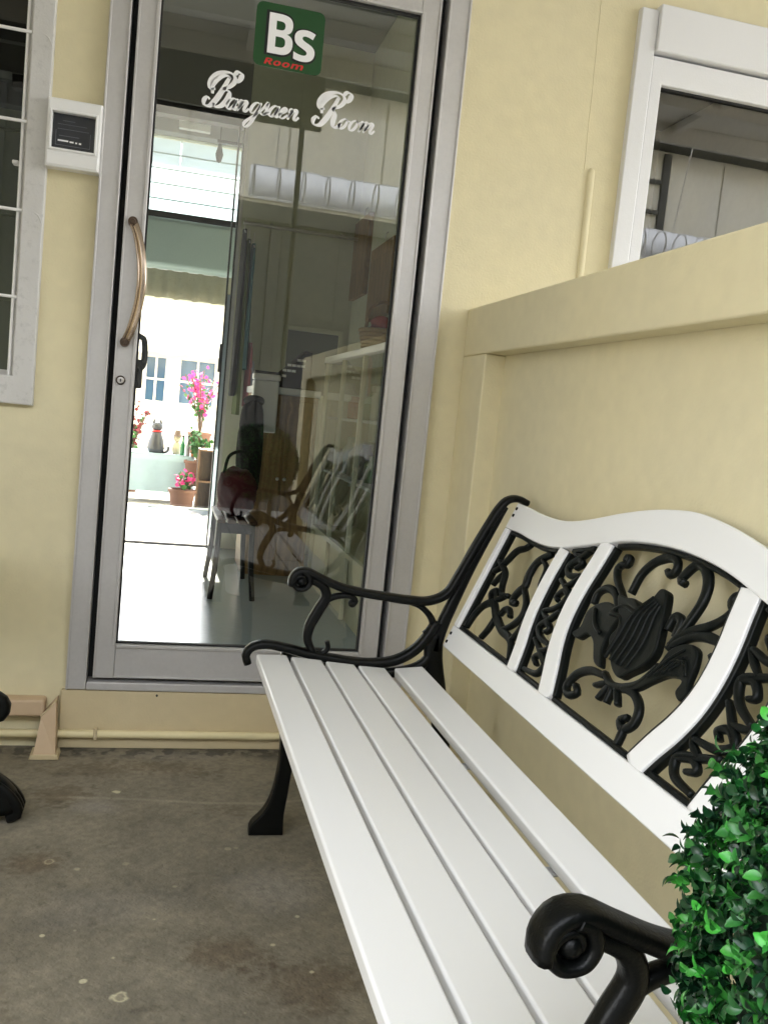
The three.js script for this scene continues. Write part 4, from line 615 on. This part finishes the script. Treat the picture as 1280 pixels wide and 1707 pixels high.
for (const [x, z] of [[.30, -5.45], [.33, -6.2]]) { const h = x < .32 ? .30 : .525; const t = thing('plant_stand', `wooden stand under the ${x < .32 ? 'bushy green' : 'pink flowering'} pot plant`, 'stand', [x, .086, z]); mesh('stand_top', lathe([[0, h - .025], [.13, h - .025], [.13, h - .001], [0, h - .001]], x, 0, z, 20), MAT.woodDark, t); for (let k = 0; k < 3; k++) mesh('leg', cyl([x + .09 * Math.cos(k * 2.1), h - .026, z + .09 * Math.sin(k * 2.1)], [x + .12 * Math.cos(k * 2.1), .086, z + .12 * Math.sin(k * 2.1)], .012, .01, 8), MAT.woodDark, t); }
{ const t = thing('wind_chime', 'dark hanging wind chime just outside the street doorway', 'wind chime', [-.30, 1.3, -4.8]); mesh('disc', lathe([[0, 0], [.05, 0], [.055, .012], [0, .03]], -.30, 1.46, -4.8, 16), MAT.black, t); for (let k = 0; k < 5; k++) mesh('rod', cyl([-.30 + .035 * Math.cos(k * 1.26), 1.20 + .03 * k, -4.8 + .035 * Math.sin(k * 1.26)], [-.30 + .035 * Math.cos(k * 1.26), 1.46, -4.8 + .035 * Math.sin(k * 1.26)], .008, .008, 8), MAT.black, t); mesh('cord', cyl([-.30, 1.48, -4.8], [-.30, 1.93, -4.8], .003, .003, 6), MAT.black, t); mesh('bracket', bx(-.31, -.29, 1.925, 1.94, -4.82, -4.621), MAT.black, t); mesh('clapper', new THREE.SphereGeometry(.035, 12, 8).scale(1, 1.3, .4).translate(-.30, 1.16, -4.8), MAT.black, t); }
bloom('red_leaf_plant', 'twiggy pot plant with dark red leaves beyond the blue cloth table', -.30, .086, -6.4, .75, .22, 12, M({ color: lin(.16, .01, .02), roughness: .7 }), 44);
{ const cols = [['green', lin(.02, .16, .06)], ['grey', lin(.2, .2, .22)], ['amber', lin(.3, .1, .02)]]; cols.forEach(([n, c], i) => { const x = .17 + i * .045, z = -5.56 + i * .03; const t = thing('glass_bottle', `small ${n} bottle on the blue cloth near the figurines`, 'bottle', [x, .521, z]); mesh('body', lathe([[0, 0], [.02, 0], [.021, .09], [.009, .12], [.009, .16], [0, .16]], x, .521, z, 14), M({ color: c, roughness: .2 }), t); mesh('cap', cyl([x, .681, z], [x, .697, z], .011, .011, 10), MAT.black, t); }); }
{ const x = .36, z = -5.1, t = thing('wood_crate', 'dark wooden crate stood on end at the side of the street doorway', 'crate', [x, .086, z]); mesh('side', bx(x - .07, x - .055, .087, .62, z - .1, z + .1), MAT.woodDark, t); mesh('side', bx(x + .055, x + .07, .087, .62, z - .1, z + .1), MAT.woodDark, t); for (const y of [.1, .34, .6]) mesh('shelf', bx(x - .0549, x + .0549, y, y + .016, z - .1, z + .1), MAT.woodDark, t); mesh('back', bx(x - .07, x + .07, .087, .62, z - .112, z - .101), MAT.woodDark, t); }
{ // house across the street
  const Z = -13, t = thing('street_house', 'white house across the street with blue windows under a scalloped awning', 'house', [0, .085, Z]);
  const s = poly([[-7, .086], [7, .086], [7, 2.6], [-7, 2.6]]); const wins = [[-3.2, -2.5], [-2.2, -1.5], [-1.1, -.55], [-.35, -.05], [.2, .75], [.95, 1.5], [1.9, 2.6]]; for (const [a, b] of wins) s.holes.push(rectHole(a, b, .95, 1.66));
  mesh('wall', extrude(s, .15).translate(0, 0, Z - .15), MAT.streetWhite, t);
  for (const [a, b] of wins) { const w = sub('window', t); mesh('pane', bx(a, b, .95, 1.66, Z - .12, Z - .11), MAT.bluePane, w); mesh('frame', [bx(a - .03, b + .03, .91, .949, Z - .02, Z + .03), bx((a + b) / 2 - .02, (a + b) / 2 + .02, .95, 1.66, Z - .1, Z - .06), bx(a, b, 1.29, 1.325, Z - .1, Z - .065)], MAT.winWhite, w); }
  const n = 120, pos = [], idx = []; for (let i = 0; i <= n; i++) { const x = -5 + 10 * i / n, d = .05 * Math.abs(Math.sin(i * .55)); pos.push(x, 2.25, Z + .01, x, 1.86, Z + .75, x, 1.73 - d, Z + .76); } for (let i = 0; i < n; i++) for (let j = 0; j < 2; j++) { const a = i * 3 + j; idx.push(a, a + 1, a + 3, a + 1, a + 4, a + 3); } const g = new THREE.BufferGeometry(); g.setAttribute('position', new THREE.Float32BufferAttribute(pos, 3)); g.setAttribute('uv', new THREE.Float32BufferAttribute(new Float32Array(pos.length / 3 * 2), 2)); g.setIndex(idx); g.computeVertexNormals(); mesh('awning', g, MAT.streetWhite, t);
  mesh('roof', extrude(poly([[Z - 5, 2.6], [Z + .4, 2.6], [Z + .4, 2.7], [Z - 2.3, 3.3], [Z - 5, 2.7]]), 14.4).rotateY(-Math.PI / 2).translate(7.2, 0, 0), MAT.streetWhite, t); }
{ const t = thing('street_fence', 'low white lattice fence across the street', 'fence', [-.2, .085, -11.5]); for (let i = 0; i < 40; i++) mesh('picket', bx(-2 + i * .1, -1.95 + i * .1, .086, .82, -11.52, -11.5), MAT.streetWhite, t); for (const y of [.25, .66]) mesh('rail', bx(-2.05, 2.05, y, y + .05, -11.499, -11.47), MAT.streetWhite, t); }

// ================================================================ BEHIND THE CAMERA: WHAT THE GLASS MIRRORS
{ const t = thing('rolled_blind', 'white plastic blind rolled up under the eaves, mirrored in the door glass', 'blind', [2, 2.38, 3.2]);
  const n = 90, K = 24, g = new THREE.CylinderGeometry(.098, .098, 3.7, K, n, true, -.35 * Math.PI, 1.3 * Math.PI); g.rotateY(-.25 * Math.PI); g.rotateZ(Math.PI / 2); const p = g.attributes.position; for (let i = 0; i < p.count; i++) { const x = p.getX(i), k = 1 - .10 * Math.pow(Math.max(0, Math.cos(x / .155 * 2 * Math.PI)), 8) + .03 * vnoise(x * 9 + 50, Math.atan2(p.getY(i), p.getZ(i)) * 2 + 9, 512, 2); p.setY(i, p.getY(i) * k); p.setZ(i, p.getZ(i) * k); } g.computeVertexNormals(); mesh('roll', g.translate(2.25, 2.385, 3.2), MAT.blind, t);
  for (let i = 0; i < 24; i++) mesh('cord', new THREE.TorusGeometry(.093, .0055, 6, 24).rotateY(Math.PI / 2).translate(.42 + i * .155 - .0, 2.385, 3.2), MAT.cord, t);
  for (const x of [.55, 1.9, 3.3]) mesh('hanger', cyl([x, 2.47, 3.2], [x, HT - .0, 3.051], .004, .004, 6), MAT.cord, t); }
{ const t = thing('eaves_board', 'dark board hanging under the eaves at the open side of the porch', 'board', [-.8, 2.74, 3.35]); mesh('board', bx(-3.3, .79, 2.70, HT + .05, 3.06, 3.085), MAT.darkTarp, t); for (const x of [-1.7, -.6, .5]) mesh('bracket', bx(x, x + .03, HT + .05, HT + .09, 3.052, 3.09), MAT.darkTarp, t); }
{ const t = thing('porch_post', 'slim dark steel post at the open side of the porch', 'post', [.66, 0, 2.98]); mesh('post', bx(.652, .682, .013, HT - .001, 2.97, 3.0, .004), MAT.darkTarp, t); mesh('base_plate', bx(.61, .725, .001, .012, 2.93, 3.04), MAT.porchCeil, t); }
{ // building across the alley
  const Z = 9, t = thing('alley_house', 'pale house across the alley with dark roller shutters below', 'house', [2, -.3, Z]);
  mesh('upper_wall', bx(-1.2, 13, 3.5, 5.0, Z, Z + .2), MAT.oppWall, t);
  for (let i = 0; i < 11; i++) mesh('wall_panel', bx(-1.15 + i * 1.2, .02 + i * 1.2, 3.55, 4.95, Z - .025, Z - .001), MAT.oppWall, t);
  mesh('fascia', bx(-1.2, 13, 3.3, 3.499, Z - .06, Z + .2), MAT.darkTarp, t); mesh('base', bx(-1.2, 13, -.299, -.2, Z - .02, Z + .2), MAT.darkTarp, t); mesh('back_wall', bx(-1.2, 13, -.2, 3.299, Z + .12, Z + .2), MAT.darkTarp, t);
  for (let i = 0; i < 6; i++) { const x0 = -1.1 + i * 2.35; const d = sub('roller_shutter', t); for (let k = 0; k < 3; k++) mesh('shutter_leaf', bx(x0 + k * .735, x0 + .73 + k * .735, -.199, 3.298, Z + .02, Z + .05), MAT.darkTarp, d); }
  mesh('pillar', [0, 1, 2, 3, 4, 5, 6].map(i => bx(-1.24 + i * 2.35, -1.111 + i * 2.35, -.2, 3.299, Z - .01, Z + .1)), MAT.darkTarp, t);
  mesh('roof', bx(-1.3, 13.2, 5.001, 5.1, Z - .3, Z + 4.2), MAT.darkTarp, t);
  for (const x of [5.75]) { const w = sub('window', t); mesh('frame', [bx(x, x + .1, 3.55, 4.95, Z - .08, Z - .026), bx(x + .55, x + .65, 3.55, 4.95, Z - .08, Z - .026), ...[3.75, 4.15, 4.55].map(y => bx(x + .1, x + .55, y, y + .05, Z - .07, Z - .03))], MAT.darkTarp, w); } }

{ const t = thing('added_shed', 'tall dark ribbed metal shed across the alley, opposite the barred window', 'shed', [-6, -.3, 8.6]);
  mesh('wall', bx(-11, -1.3, -.299, 4.6, 8.6, 8.8), MAT.darkTarp, t); for (let i = 0; i < 40; i++) mesh('rib', bx(-10.9 + i * .24, -10.84 + i * .24, -.299, 4.6, 8.56, 8.599), MAT.darkTarp, t); mesh('roof', bx(-11.2, -1.26, 4.601, 4.66, 8.3, 12), MAT.darkTarp, t); }

renderer.render(scene, camera);
